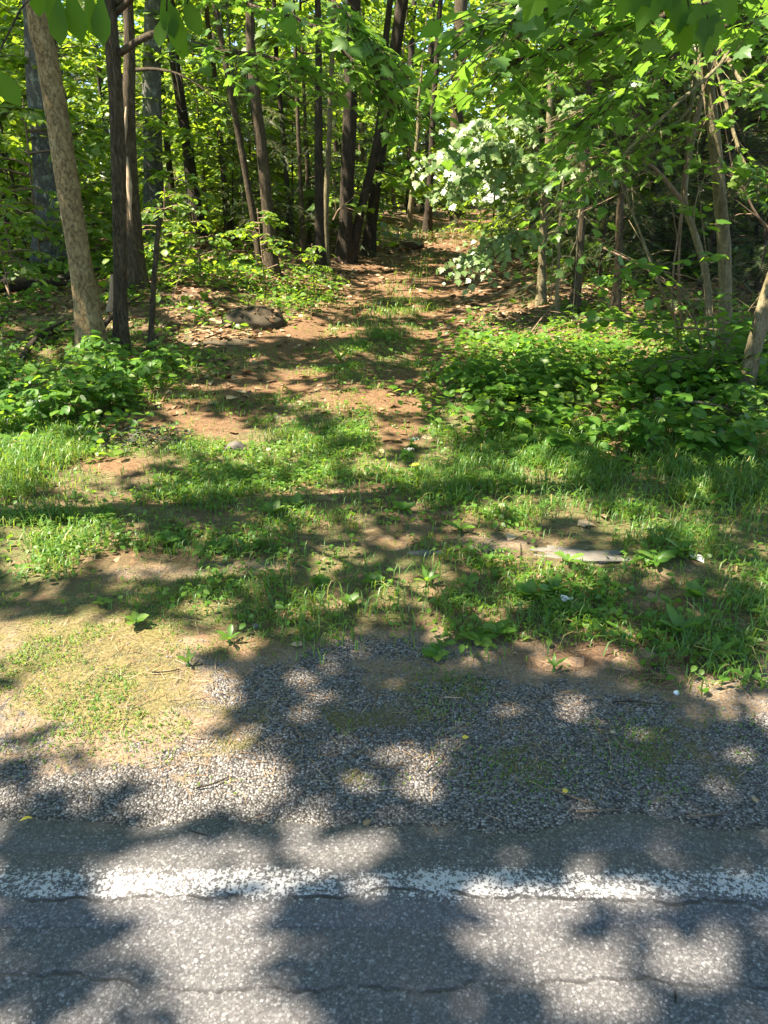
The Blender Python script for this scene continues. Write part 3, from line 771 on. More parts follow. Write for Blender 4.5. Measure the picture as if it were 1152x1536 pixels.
def carpet_d(px, py, x, y):
    return sstep(9, 12, y) * sstep(1.5, 3.0, np.abs(x - path_x(y))) * (0.15 + 0.85 * sstep(0.42, 0.58, fbm(x * 0.6, y * 0.6, 141)))
tag(cover(40000, 9.0, 40.0, carpet_d, 0.14, lambda px, py, x, y: 0.25 + 0.5 * fbm(x * .8, y * .8, 151), OVATE, FAR, "woodland_undergrowth", (0, 1), 2.0), "low green plants covering the floor of the far woods", "undergrowth", None, 'stuff')

# ------------------------------------------------------------------ trees
for px_, py_, D_, r_w in ((740, 225, float(at(812, 458)[1]) - 0.7, 0.95), (690, 250, float(at(812, 458)[1]) - 1, 0.7), (755, 365, float(at(812, 458)[1]) - .5, 0.7), (580, 140, 6.3, 0.35), (905, 380, 10.5, 0.6), (420, 440, 12, 0.9)) :
    WINDOWS.append((W(px_, py_, D_), r_w))
for px_, py_, r_w in ((760, 495, 0.45), (830, 500, 0.5), (900, 510, 0.5), (960, 535, 0.4), (70, 810, 0.25), (600, 890, 0.12), (820, 840, 0.16)):
    WINDOWS.append((at(px_, py_) + np.array([0, 0, 0.15]), r_w))
HOSTS = []          # [Empty, x, y, Leaves] of every tree whose crown the canopy fills
def trunk_line(pts, D, height):
    """World line of a trunk from its pixels in the photograph (base first) on the plane y = D, carried on up to height."""
    L = [W(px, py, D) for px, py in pts]
    d = L[-1] - L[-2]; d = d / np.linalg.norm(d)
    d = norm(d * 0.6 + np.array([0, 0, 0.4]))
    while L[-1][2] < height:
        L.append(L[-1] + d * 1.2 + np.array([RNG.normal(0, 0.06), RNG.normal(0, 0.10), 0]))
    return np.array(L)

def tree(name, label, pts, w0, w1, bark, D=None, height=11.0, cat="tree", group=None, limbs=3, host=True, wob=0.06, sides=12):
    """pts: trunk pixels, base first; w0, w1: trunk width in pixels at the base and at the last point."""
    base = at(*pts[0])
    if D is None: D = base[1]
    else: base = W(pts[0][0], pts[0][1], D); base[2] = float(gz(base[0], base[1]))
    root = empty(name, base, label, cat, group)
    L = trunk_line(pts, D, height)
    L[0] = base - np.array([0, 0, 0.08])
    k = len(pts)
    line = smoothline(L, 30)
    r0 = w0 * D / F / 2; r1 = w1 * D / F / 2
    zt = L[k - 1][2]; z0 = base[2]
    f = np.clip((line[:, 2] - z0) / max(zt - z0, 0.1), 0, None)
    r = np.where(f <= 1, r0 + (r1 - r0) * f, r1 * np.clip(1 - 0.75 * (line[:, 2] - zt) / max(height - zt, 0.5), 0.15, 1))
    r = r * (1 + 0.75 * np.exp(-np.clip(line[:, 2] - z0, 0, None) / (2.2 * r0 + 0.02)))
    if wob: line = line + np.stack([fbm(line[:, 2] * 1.3, line[:, 2] * 0 + D, 7, 3) - 0.5, fbm(line[:, 2] * 1.3, line[:, 2] * 0 + D, 17, 3) - 0.5, 0 * line[:, 2]], 1) * wob * np.clip(f, 0, 1)[:, None]
    tb = Tubes(); tb.add(line, r, sides, 0.10)
    tb.build("trunk", bark, root, base)
    if limbs:
        for i in range(limbs):
            lb = Tubes()
            j = int(len(line) * RNG.uniform(0.62, 0.95)); a = RNG.uniform(0, 6.28); ln = RNG.uniform(1.5, 3.2)
            p = line[j]
            if p[2] < z0 + 4.5: continue
            d = unit_h(a) + np.array([0, 0, 0.5])
            pp_ = p + d[None] * (ln * np.linspace(0.1, 1, 12))[:, None]; gg = pp_[:, :2] - SUN[None, :2] * (pp_[:, 2:] / SUN[2])
            if base[1] < 16 and ((np.abs(gg[:, 0]) < 3.5) & (gg[:, 1] > 0.5) & (gg[:, 1] < 9)).any(): continue
            lb.add(smoothline([p, p + d * ln * 0.5, p + d * ln + np.array([0, 0, -0.15 * ln])], 8), np.linspace(r[j] * 0.55, 0.01, 8), 6)
            lb.build("limb", bark, root, base)
    if host: HOSTS.append([root, line[-1][0], line[-1][1], Leaves(), base, r1])
    return root, line, r, base

beige, beige_line, beige_r, beige_b = tree("leaning_maple", "beige smooth barked tree leaning left beside the weed bed", [(140, 530), (127, 440), (113, 350), (92, 220), (70, 90), (54, 0)], 32, 29, BARK_BEIGE, limbs=2)
twin, twin_line, twin_r, twin_b = tree("straight_maple", "straight dark brown trunk just right of the beige leaning tree", [(180, 526), (180, 420), (178, 300), (173, 150), (163, 0)], 19, 19, BARK_BROWN, limbs=2)
split_t, split_line, split_r, split_b = tree("split_maple", "brown forked trunk with a bare split wound behind the straight dark trunk", [(203, 430), (200, 330), (194, 200), (193, 90), (191, 0)], 24, 13, BARK_BROWN, limbs=1)
wb = Tubes(); wd = split_b[1]
wb.add([W(187, 218, wd - 0.13), W(188, 190, wd - 0.14), W(189, 160, wd - 0.13)], [0.008, 0.03, 0.006], 6)
wb.build("split_wound", WOUND, split_t, split_b); wb = Tubes()
wb.add([W(196, 330, wd - 0.12), W(194, 280, wd - 0.14), W(191, 235, wd - 0.12)], [0.01, 0.04, 0.01], 6)
wb.build("split_wound", WOUND, split_t, split_b)

tree("big_grey_tree", "thick grey trunk half hidden behind the beige leaning tree", [(78, 395), (70, 250), (60, 130), (52, 0)], 36, 32, BARK_GREY, limbs=2)
tree("lichened_tree", "grey lichen spotted trunk standing right of the forked brown tree", [(232, 372), (230, 250), (228, 120), (230, 0)], 27, 22, BARK_GREY, limbs=2, wob=0.03)
tree("slender_tree", "slender brown trunk rising from the leafy plants left of the track", [(408, 412), (403, 330), (392, 220), (378, 100), (374, 0)], 17, 12, BARK_BROWN, limbs=2)
tree("thin_leaning_tree", "thin trunk leaning left behind the slender brown trunk", [(392, 404), (378, 310), (355, 190), (332, 60), (322, 0)], 10, 7, BARK_BROWN, limbs=1, height=9)
tree("bare_pole_tree", "straight thin dark trunk with stubs left of the thick dark trunk", [(480, 402), (479, 320), (478, 220), (477, 120), (476, 0)], 14, 8, BARK_DARK, limbs=1, height=9)
tree("pale_pole_tree", "thin pale trunk beside the straight thin dark one", [(490, 398), (489, 320), (493, 220), (497, 100), (500, 0)], 8, 6, BARK_PALE, limbs=1, height=8)
tree("thick_dark_tree", "thick dark trunk at the left edge of the rising track", [(515, 392), (519, 320), (524, 200), (529, 80), (531, 0)], 18, 18, BARK_DARK, limbs=2)
tree("leaning_dark_tree", "dark trunk leaning right from the foot of the thick dark trunk", [(524, 393), (543, 310), (560, 240), (572, 170), (578, 70), (585, 0)], 13, 8, BARK_DARK, limbs=2)
tree("upper_bend_tree", "tall dark trunk bending right at the top near the track", [(551, 384), (560, 310), (573, 210), (591, 95), (603, 0)], 15, 16, BARK_DARK, limbs=2)
tree("crest_tree", "dark trunk standing where the track crests", [(683, 326), (684, 240), (687, 140), (692, 0)], 17, 17, BARK_BROWN, limbs=2, D=31.0, height=15)
tree("far_dark_pole", "narrow dark trunk left of the crest of the track", [(640, 318), (642, 230), (645, 120), (648, 0)], 10, 8, BARK_DARK, limbs=1, D=33.0, height=14)
tree("bright_sapling", "small pale sapling standing in sunny grass left of the track crest", [(611, 357), (615, 320), (620, 270), (626, 200)], 8, 5, BARK_PALE, limbs=0, height=6, cat="sapling", D=24.0)
right_t, right_line, right_r, right_b = tree("mossy_maple", "upright olive brown trunk behind the leafy shrub at right", [(1088, 532), (1087, 440), (1083, 330), (1072, 210), (1058, 90), (1050, 0)], 19, 15, BARK_PALE, limbs=2)
stem2, stem2_line, stem2_r, stem2_b = tree("crooked_sapling", "crooked thin stem leaning left of the olive brown trunk", [(1066, 500), (1060, 420), (1042, 350), (1026, 290), (1044, 180), (1075, 60), (1090, 0)], 11, 6, BARK_PALE, limbs=0, height=5, cat="sapling", host=False)
edge_t, edge_line, edge_r, edge_b = tree("leaning_edge_tree", "thick trunk leaning out of the photo at the right edge", [(1116, 606), (1128, 530), (1150, 450), (1188, 330)], 21, 24, BARK_PALE, limbs=2, height=9)
tree("pale_maple_sapling", "slim pale stem carrying the sunlit white looking maple leaves", [(812, 458), (814, 380), (818, 290), (822, 200), (826, 90)], 12, 8, BARK_PALE, limbs=0, height=7, cat="sapling", host=False, D=None)
tree("short_sapling", "short thin stem right of the slim pale maple stem", [(835, 482), (836, 440), (839, 390), (842, 340)], 7, 4, BARK_PALE, limbs=0, height=2.4, cat="sapling", host=False)
tree("brown_understory_tree", "small brown trunk under the drooping hemlock sprays", [(861, 470), (866, 420), (871, 370), (876, 280), (878, 200)], 14, 9, BARK_BROWN, limbs=0, height=6, host=False)
tree("second_understory_tree", "small brown trunk deep in shade right of the hemlock sprays", [(921, 468), (926, 430), (930, 380), (934, 290)], 13, 9, BARK_BROWN, limbs=0, height=6, host=False)

for px_, D_, w_, bk_, lab_ in ((303, 17.0, 16, BARK_DARK, "dark trunk between the lichened trunk and the thin leaning one"), (268, 19.0, 9, BARK_DARK, "slim dark trunk just right of the lichened trunk"), (346, 18.0, 8, BARK_BROWN, "slim upright trunk left of the slender brown tree"),
                          (438, 17.0, 7, BARK_DARK, "very thin dark trunk halfway between the slender tree and the bare pole"), (456, 15.5, 6, BARK_BROWN, "wispy brown stem just left of the bare pole tree"), (120, 17.5, 15, BARK_DARK, "dark trunk between the beige and the straight brown trunk"),
                          (640, 24.0, 9, BARK_DARK, "thin dark trunk right of the bent tree beside the track"), (20, 15.0, 14, BARK_DARK, "dark trunk at the left edge behind the log")):
    x_ = (px_ - 576) / F * (D_ * CP + 0.5); q_ = project(np.array([[x_, D_, float(gz(x_, D_))], [x_ + RNG.normal(0, 0.12), D_, 5.5]]))
    tree("woodland_tree", lab_, [(float(q_[0][0]), float(q_[1][0])), (float(q_[0][1]), float(q_[1][1]))], w_, w_ * 0.75, bk_, D=D_, limbs=1, wob=0.12, sides=8)

# snags and broken stems
tree("broken_stem", "thin broken stem standing alone right of the two brown trunks", [(225, 527), (229, 440), (234, 370), (238, 326)], 9, 7, BARK_BROWN, limbs=0, height=1.0, cat="dead stem", host=False, sides=7)
tree("pale_snag", "short pale split snag behind the straight dark trunk", [(166, 468), (168, 440), (170, 412)], 10, 6, WOUND, limbs=0, height=0.3, cat="snag", host=False, sides=7)

# trees just outside the picture whose limbs hang into it
rl, rl_line, rl_r, rl_b = tree("roadside_maple", "roadside maple whose large leaves hang into the top left corner", [(-900, 1130), (-900, 600), (-900, 100)], 100, 90, BARK_BROWN, D=3.4, limbs=5, height=11)
rr, rr_line, rr_r, rr_b = tree("roadside_maple", "roadside maple whose large leaves hang into the top right corner", [(2150, 900), (2140, 500), (2120, 100)], 90, 80, BARK_BROWN, D=4.2, limbs=5, height=11)

def limb(root, base, bark, pts, r0, leaves, name="limb", sub=(10, 0.55), size=0.10, tpl=MAPLE_T, mat=MAPLE, tints=(0, 0.8), step=0.07, droop=0.3, spread=1.0, start=0.25, pruned=0.55, n=16, up=0.0, face=None):
    """A leafy limb: pts are world points; it carries sub[0] twigs of about sub[1] length."""
    line = smoothline(pts, n)
    tb = Tubes(); tb.add(line, np.linspace(r0, 0.004, n), 6)
    lv = Leaves()
    for k in range(sub[0]):
        f = start + (1 - start) * (k + RNG.random()) / sub[0]
        i = min(int(f * (n - 1)), n - 2); p = line[i] + (line[i + 1] - line[i]) * RNG.random()
        d = norm(line[i + 1] - line[i]); s = np.cross(d, [0, 0, 1.0]); s = s / max(np.linalg.norm(s), 1e-3)
        dd = d * RNG.uniform(0.25, 1.0) + s * (1 if k % 2 else -1) * RNG.uniform(0.4, 1.1) * spread + np.array([0, 0, RNG.uniform(-0.25, 0.3) + up])
        twig_spray(tb, lv, p, dd, sub[1] * RNG.uniform(0.6, 1.3), size, step, 0.33, 0.004, tints, droop)
    twig_spray(tb, lv, line[-2], line[-1] - line[-2], sub[1], size, step, 0.33, 0.004, tints, droop)
    if face is not None: lv.N = [N_ + face for N_ in lv.N]; lv.D = [D_ + np.array([0, 0, -0.5]) for D_ in lv.D]
    o = tb.build(name, bark, root, base)
    l = lv.build("leaves", tpl, mat, o, pruned, base)
    return o

# green maple limb from the straight trunk across the upper middle
limb(twin, twin_b, BARK_BROWN, [W(176, 82, 7.9), W(225, 52, 7.4), W(262, 56, 7.0), W(330, 76, 6.6), W(400, 84, 6.3), W(470, 108, 6.1)], 0.035, None, sub=(46, 0.50), size=0.095, tints=(0, 0.6), step=0.06, start=0.45)
limb(twin, twin_b, BARK_BROWN, [W(172, 5, 7.9), W(280, -30, 7.2), W(380, 10, 6.6), W(470, 40, 6.3), W(560, 120, 6.2), W(615, 165, 6.3)], 0.03, None, sub=(70, 0.50), size=0.10, tints=(0.05, 0.8), step=0.06, start=0.30)
limb(twin, twin_b, BARK_BROWN, [W(174, 20, 7.9), W(270, -60, 7.0), W(420, -50, 6.2), W(520, 20, 6.0), W(560, 70, 6.0)], 0.03, None, sub=(60, 0.5), size=0.10, tints=(0, 0.7), step=0.06, start=0.35)
limb(split_t, split_b, BARK_BROWN, [W(196, 105, 12.5), W(235, 104, 12.2), W(270, 112, 12.0), W(300, 130, 12.0)], 0.03, None, sub=(12, 0.6), size=0.12, tints=(0.2, 1), step=0.08, start=0.5)
# sunlit maple sprays of the slim pale stem
pms = bpy.data.objects["pale_maple_sapling"]; pb = np.array(pms.location); pd = pb[1]
for pts, n_, sz in (([W(818, 290, pd), W(780, 240, pd - 0.5), W(730, 215, pd - 0.9), W(672, 232, pd - 1.1)], 60, 0.085),
                    ([W(817, 310, pd), W(790, 275, pd - 0.4), W(740, 255, pd - 0.8), W(690, 268, pd - 1.0)], 55, 0.085),
                    ([W(820, 250, pd), W(790, 200, pd - 0.2), W(750, 180, pd - 0.6), W(700, 195, pd - 0.8)], 44, 0.085),
                    ([W(815, 370, pd), W(790, 350, pd - 0.4), W(755, 355, pd - 0.6), W(712, 385, pd - 0.9)], 44, 0.08),
                    ([W(822, 200, pd), W(850, 160, pd), W(880, 150, pd - 0.2)], 20, 0.085), ([W(818, 280, pd), W(850, 262, pd - 0.2), W(890, 262, pd - 0.3)], 20, 0.085)):
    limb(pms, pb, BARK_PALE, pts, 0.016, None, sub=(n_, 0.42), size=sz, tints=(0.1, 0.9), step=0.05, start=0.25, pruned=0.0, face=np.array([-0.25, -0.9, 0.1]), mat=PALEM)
# leafy limbs reaching in from the right roadside maple and from the olive brown trunk
for k, (pts, n_, sz, tt) in enumerate((
    ([rr_line[14], W(1300, -90, 4.6), W(1080, 0, 4.6), W(900, 50, 4.5), W(760, 95, 4.5)], 46, 0.105, (0, 0.7)),
    ([rr_line[16], W(1300, -180, 4.2), W(1050, -80, 4.2), W(850, -10, 4.2), W(720, 40, 4.2)], 46, 0.105, (0, 0.8)),
    ([rr_line[15], W(1280, -160, 5.0), W(1080, -60, 5.2), W(900, 0, 5.3), W(760, 10, 5.4)], 50, 0.105, (0.1, 0.9)),
    ([rr_line[15], W(1280, -60, 5.2), W(1080, 40, 5.4), W(960, 120, 5.4), W(860, 190, 5.4)], 46, 0.095, (0.0, 0.8)),
    ([right_line[12], W(1000, 110, 7.0), W(940, 130, 6.6), W(880, 190, 6.2), W(850, 250, 6.0)], 34, 0.10, (0.1, 0.9)),
    ([right_line[13], W(1010, 60, 7.2), W(930, 70, 7.0), W(850, 100, 6.8), W(790, 140, 6.6)], 50, 0.10, (0.2, 1.0)),
    ([right_line[12], W(1110, 120, 6.8), W(1150, 130, 6.4), W(1200, 160, 6.2)], 24, 0.10, (0.1, 0.9)),
    ([right_line[13], W(1040, 150, 7.2), W(960, 210, 7.0), W(900, 240, 6.8), W(860, 290, 6.6)], 20, 0.085, (0.1, 1.0)),
    ([right_line[14], W(1100, 20, 7.6), W(1010, 60, 7.4), W(930, 150, 7.2), W(860, 170, 7.0)], 50, 0.095, (0.2, 1.0)),
    ([rr_line[16], W(1300, -160, 5.6), W(1120, -40, 6.0), W(1010, 30, 6.2), W(930, 50, 6.3)], 56, 0.095, (0.0, 0.9)),
    ([right_line[13], W(1120, 80, 7.2), W(1150, 60, 7.0), W(1190, 70, 6.8)], 44, 0.09, (0.1, 0.9)),
    ([right_line[12], W(1030, 190, 7.2), W(980, 230, 7.0), W(930, 250, 7.0), W(880, 270, 7.2)], 18, 0.08, (0.2, 1.0)),
    ([right_line[12], W(1110, 230, 7.0), W(1140, 250, 6.8), W(1180, 290, 6.6)], 30, 0.085, (0.1, 0.9)),
    ([right_line[15], W(980, -20, 7.8), W(880, -20, 8.2), W(780, 0, 8.6), W(710, 30, 9.0)], 60, 0.095, (0.3, 1.0)),
    ([right_line[14], W(1000, 20, 7.4), W(900, 0, 7.6), W(780, 40, 7.8), W(700, 100, 8.0)], 44, 0.11, (0.3, 1.0)),
    ([right_line[13], W(1100, 60, 7.0), W(1000, 170, 6.2), W(880, 290, 5.9), W(864, 400, 5.8)], 14, 0.075, (0.1, 0.8)))):
    host, hb, bk = (rr, rr_b, BARK_BROWN) if k < 4 else (right_t, right_b, BARK_PALE)
    limb(host, hb, bk, pts, 0.03 if k < 4 else 0.02, None, sub=(int(n_ * 1.25), 0.42), size=sz, tints=tt, step=0.065, start=0.25, pruned=0.3)
# large leaves close to the camera, at the tips of roadside limbs
def big_leaves(root, base, pts, spots, size, mat=HANG, tpl=OVATE):
    tb = Tubes(); line = smoothline(pts, 14); tb.add(line, np.linspace(0.02, 0.003, 14), 6)
    lv = Leaves()
    for (px, py, D, dx, sz) in spots:
        p = W(px, py, D); j = int(np.argmin(np.linalg.norm(line - p, axis=1)))
        tb.add([line[j], (line[j] + p) / 2 + np.array([0, 0, 0.02]), p], [0.003, 0.002, 0.0015], 4)
        lv.add(p[None], np.array([[dx, RNG.uniform(-0.5, 0.1), -0.9]]), np.array([[RNG.uniform(-0.4, 0.4), -0.75, 0.55]]), np.array([size * sz]), np.array([RNG.uniform(0, 0.45)]))
    o = tb.build("limb", BARK_BROWN, root, base); lv.build("leaves", tpl, mat, o, 0, base)
big_leaves(rl, rl_b, [rl_line[10], W(-300, -380, 2.6), W(-60, -120, 2.0), W(70, -40, 1.8), W(180, -25, 1.75), W(300, -25, 1.8)],
           [(75, -25, 1.8, 0.1, 1), (88, -5, 1.78, -0.1, 1.0), (105, -15, 1.8, 0.15, 1.1), (128, -12, 1.75, 0.25, 1.0), (152, -8, 1.75, -0.1, 1.0), (60, -40, 1.8, -0.3, 0.9), (245, -10, 1.9, 0.2, 1.0), (262, 10, 1.9, 0.05, 1.0), (278, -4, 1.9, 0.35, 0.95), (272, 40, 1.95, -0.1, 0.75), (250, 20, 1.9, -0.35, 0.8), (-12, 100, 1.7, 0.7, 1.0)], 0.084, tpl=OBOVATE)
big_leaves(rr, rr_b, [rr_line[11], W(1500, -300, 3.0), W(1260, -160, 2.4), W(1120, -70, 2.0), W(1000, -45, 1.9), W(860, -40, 1.9)],
           [(1020, -2, 1.9, 0.0, 1.0), (1034, 23, 1.9, -0.1, 1.1), (1055, 8, 1.85, 0.15, 1.1), (1062, 28, 1.85, 0.25, 1.1), (985, -20, 1.9, -0.4, 1.2), (960, -30, 1.9, -0.5, 1.1), (840, -40, 1.95, -0.15, 1.1), (812, -25, 2.0, -0.4, 1.1), (1005, -30, 1.9, 0.1, 0.9), (1090, -15, 1.9, 0.3, 0.9)], 0.075, tpl=MAPLE_T)

# ------------------------------------------------------------------ the leafy shrub at the right edge
def stem_shrub(name, label, base_px, stems, size, tpl, mat, tints, bark=BARK_PALE, cat="shrub", group=None, step=0.06, r=0.008):
    b = at(*base_px); root = empty(name, b, label, cat, group)
    tb = Tubes(); lv = Leaves()
    for pts, nsub, ln in stems:
        line = smoothline([b if k == 0 and p is None else (W(*p) if p is not None else b) for k, p in enumerate(pts)], 12)
        tb.add(line, np.linspace(r, 0.003, 12), 5)
        for k in range(nsub):
            i = RNG.integers(3, 11); d = norm(line[i] - line[i - 1]) * 0.5 + unit_h(RNG.uniform(0, 6.28)) + np.array([0, 0, 0.15])
            twig_spray(tb, lv, line[i], d, ln * RNG.uniform(0.6, 1.2), size, step, 0.4, 0.0025, tints, 0.3)
    tb.build("stem", bark, root, b); lv.build("foliage", tpl, mat, root, 0.25, b)
    return root
D0 = float(at(1062, 570)[1])
stem_shrub("round_leaved_shrub", "round leaved shrub with arching stems in front of the olive brown trunk", (1062, 575),
    [([None, (1040, 470, D0), (1000, 410, D0 - 0.4), (965, 400, D0 - 0.6), (945, 430, D0 - 0.7)], 11, 0.3),
     ([None, (1030, 520, D0 - 0.2), (980, 490, D0 - 0.5), (920, 480, D0 - 0.6), (880, 482, D0 - 0.6)], 14, 0.3),
     ([None, (1060, 450, D0 - 0.3), (1040, 330, D0 - 0.4), (1060, 260, D0 - 0.4), (1085, 250, D0 - 0.5)], 12, 0.3),
     ([None, (1090, 520, D0 - 0.3), (1120, 470, D0 - 0.5), (1150, 430, D0 - 0.5)], 14, 0.3),
     ([None, (1100, 560, D0 - 0.4), (1130, 530, D0 - 0.6), (1160, 500, D0 - 0.6)], 14, 0.3),
     ([None, (1040, 540, D0 - 0.3), (1010, 540, D0 - 0.6), (960, 560, D0 - 0.7)], 14, 0.32),
     ([None, (1070, 480, D0), (1045, 240, D0 + 0.2), (1070, 170, D0 + 0.2)], 10, 0.26)], 0.105, ROUND, WEED, (0, 0.75))

# bare arching dead branches in the dark hollow at right
def bare_branch(name, label, pts, r0, bark=TWIG, subs=6, cat="branch", group=None, sub_len=0.4):
    base = pts[0]
    root = empty(name, base, label, cat, group)
    line = smoothline(pts, 14); tb = Tubes(); tb.add(line, np.linspace(r0, r0 * 0.25, 14), 6, 0.1); tb.build("stem", bark, root, base)
    if subs:
        for k in range(subs):
            tw = Tubes()
            i = RNG.integers(3, 13); d = norm(line[i] - line[i - 1]) + RNG.normal(0, 0.7, 3)
            tw.add([line[i], line[i] + d * sub_len * 0.5, line[i] + d * sub_len + np.array([0, 0, -0.05])], [r0 * 0.4, r0 * 0.25, r0 * 0.12], 4)
            tw.build("twig", bark, root, base)
    return root
bd = D0 + 0.6
bare_branch("dead_branch", "bare curved branch arching through the dark hollow above the weed bed", [W(1022, 300, bd + 1), W(985, 255, bd + 1), W(950, 235, bd + 1), W(905, 230, bd + 1.3)], 0.022, subs=7)
bare_branch("vine_stem", "bare brown vine climbing beside the crooked stem", [at(1025, 515), W(1018, 420, bd), W(1022, 330, bd), W(1034, 200, bd), W(1085, 60, bd - 0.3)], 0.015, subs=6, cat="vine")
bare_branch("vine_stem", "second thin bare vine left of the crooked stem", [at(1018, 512), W(1008, 430, bd), W(1030, 250, bd), W(1026, 120, bd), W(1015, 0, bd)], 0.011, subs=5, cat="vine")
bare_branch("dead_branch", "bent bare branch at the right edge beside the olive brown trunk", [W(1160, 352, bd), W(1132, 318, bd), W(1110, 275, bd), W(1080, 258, bd)], 0.016, subs=4)
bare_branch("leaning_sapling", "thin leaning olive stem crossing the dark hollow", [at(1022, 500), W(990, 430, bd + 0.3), W(970, 375, bd + 0.4), W(945, 310, bd + 0.6), W(915, 235, bd + 0.7)], 0.020, BARK_PALE, 6, "sapling")
bare_branch("dead_branch", "straight bare twig slanting down to the weed bed", [W(905, 372, bd + 0.8), W(960, 398, bd + 0.6), W(1000, 420, bd + 0.5)], 0.012, subs=4)
bare_branch("dead_branch", "long pale stick leaning over the bed left of the hemlock sprays", [at(782, 520), W(812, 478, 9.0), W(838, 448, 9.2)], 0.014, subs=1)
bare_branch("dead_branch", "thin horizontal bare branch over the weed bed near the shrub", [W(1080, 495, D0 + 0.1), W(1010, 490, D0), W(930, 478, D0 - 0.1), W(800, 475, D0 + 0.3)], 0.009, subs=4)
bare_branch("fallen_branch", "curved brown branch lying across the weeds at the right edge", [W(982, 599, 5.6), W(1040, 603, 5.6), W(1090, 612, 5.5), W(1150, 645, 5.3)], 0.018, BARK_PALE, 2)
bare_branch("fallen_branch", "dark branch lying behind the weeds left of the beige trunk", [at(20, 560), at(60, 520) + np.array([0, 0, 0.1]), at(108, 496) + np.array([0, 0, 0.12])], 0.04, BARK_DARK, 3)
bare_branch("fallen_branch", "dark branch slanting across the floor between the two brown trunks and the broken stem", [at(150, 505) + np.array([0, 0, 0.05]), at(185, 490) + np.array([0, 0, 0.2]), at(218, 470) + np.array([0, 0, 0.2])], 0.03, BARK_DARK, 2)
bare_branch("fallen_log", "dark log lying on the forest floor at the left edge", [at(-30, 445) + np.array([0, 0, 0.12]), at(40, 441) + np.array([0, 0, 0.12]), at(112, 436) + np.array([0, 0, 0.1])], 0.13, BARK_DARK, 2, "log")
bare_branch("dead_twig", "forked pale twig lying on the leaf litter left of the dark mound", [at(236, 512) + np.array([0, 0, .03]), at(250, 492) + np.array([0, 0, .1]), at(268, 490) + np.array([0, 0, .06])], 0.014, TWIG, 3)
bare_branch("dead_twig", "grey bare twig beside the thick dark trunk at the track", [W(500, 330, 15), W(512, 312, 15), W(540, 318, 15)], 0.02, TWIG, 4)

# ------------------------------------------------------------------ understory saplings: a few kinds, copied through the woods
def understory(name, label, H, nl, size, tpl, mat, tints, cat, bark, lmin=0.2, lmax=2.0, flat=0.1, step=0.09, nsub=8, droop=0.2, lean=0.1, group=None, rt=0.035):
    root = empty(name, (0, 0, 0), label, cat, group)
    lx, ly = RNG.normal(0, lean, 2)
    line = smoothline([(0, 0, -0.1), (lx * 0.3, ly * 0.3, H * 0.35), (lx, ly, H * 0.7), (lx * 1.6, ly * 1.6, H)], 16)
    tb = Tubes(); tb.add(line, np.linspace(rt, 0.008, 16), 6); lv = Leaves(); tw = Tubes()
    for k in range(nl):
        f = lmin + (1 - lmin) * (k + RNG.random()) / nl
        i = min(int(f * 15), 14); p = line[i]; a = RNG.uniform(0, 6.28)
        L = lmax * (1 - 0.65 * f) * RNG.uniform(0.6, 1.15)
        d = unit_h(a) + np.array([0, 0, RNG.uniform(0.0, 0.35) - flat])
        end = p + d * L; bl = smoothline([p, p + d * L * 0.5 + np.array([0, 0, 0.05 * L]), end + np.array([0, 0, -0.12 * L])], 7)
        tw.add(bl, np.linspace(0.014, 0.004, 7), 4)
        for s in range(nsub):
            j = RNG.integers(2, 7); j = min(j, 6); dd = norm(bl[j] - bl[j - 1]); sd = np.cross(dd, [0, 0, 1.0])
            dd = dd * RNG.uniform(0.3, 1.0) + sd * RNG.choice([-1, 1]) * RNG.uniform(0.3, 1) + np.array([0, 0, RNG.uniform(-0.15, 0.15)])
            twig_spray(None, lv, bl[j], dd, L * RNG.uniform(0.2, 0.38), size, step, 0.3, 0.003, tints, droop)
    tb.build("trunk", bark, root); tw.build("limb", bark, root)
    lv.build("crown", tpl, mat, root)
    return root

protos = {
 'maple': [understory("maple_sapling", "maple sapling with layered bright leaves in the woods", 4.8, 22, 0.18, STAR, FAR, (0.1, 1), "sapling", BARK_BROWN, 0.08, 2.1, nsub=12) for _ in range(3)],
 'beech': [understory("beech_sapling", "slender sapling with flat sprays of pale leaves in the woods", 6.5, 26, 0.18, OVATE, FAR, (0.3, 1), "sapling", BARK_GREY, 0.06, 2.3, step=0.10, nsub=12) for _ in range(3)],
 'hemlock': [understory("hemlock_sapling", "young hemlock with feathery drooping sprays", 5.0, 44, 0.25, FROND, HEML, (0.0, 1), "sapling", BARK_DARK, 0.05, 1.9, 0.25, step=0.09, nsub=14, droop=0.35) for _ in range(3)],
 'bush': [understory("woodland_shrub", "low leafy shrub on the woodland floor", 1.5, 18, 0.12, OVATE, FAR, (0, 0.9), "shrub", TWIG, 0.05, 1.1, step=0.07, rt=0.012) for _ in range(3)],
}
first = set()
def place(kind, px, D, sc, label=None, group=None):
    src = random.choice(protos[kind])
    x = (px - 576) / F * (D * CP + 0.9 * SP); loc = (x, D, float(gz(x, D)) - 0.03)
    rz = RNG.uniform(0, 6.28)
    if src.name not in first:
        first.add(src.name); src.location = loc; src.rotation_euler = (0, 0, rz); src.scale = (sc,) * 3
        if label: src['label'] = label
        if group: src['group'] = group
        return src
    return copy_tree(src, loc, rz, sc, label, group)

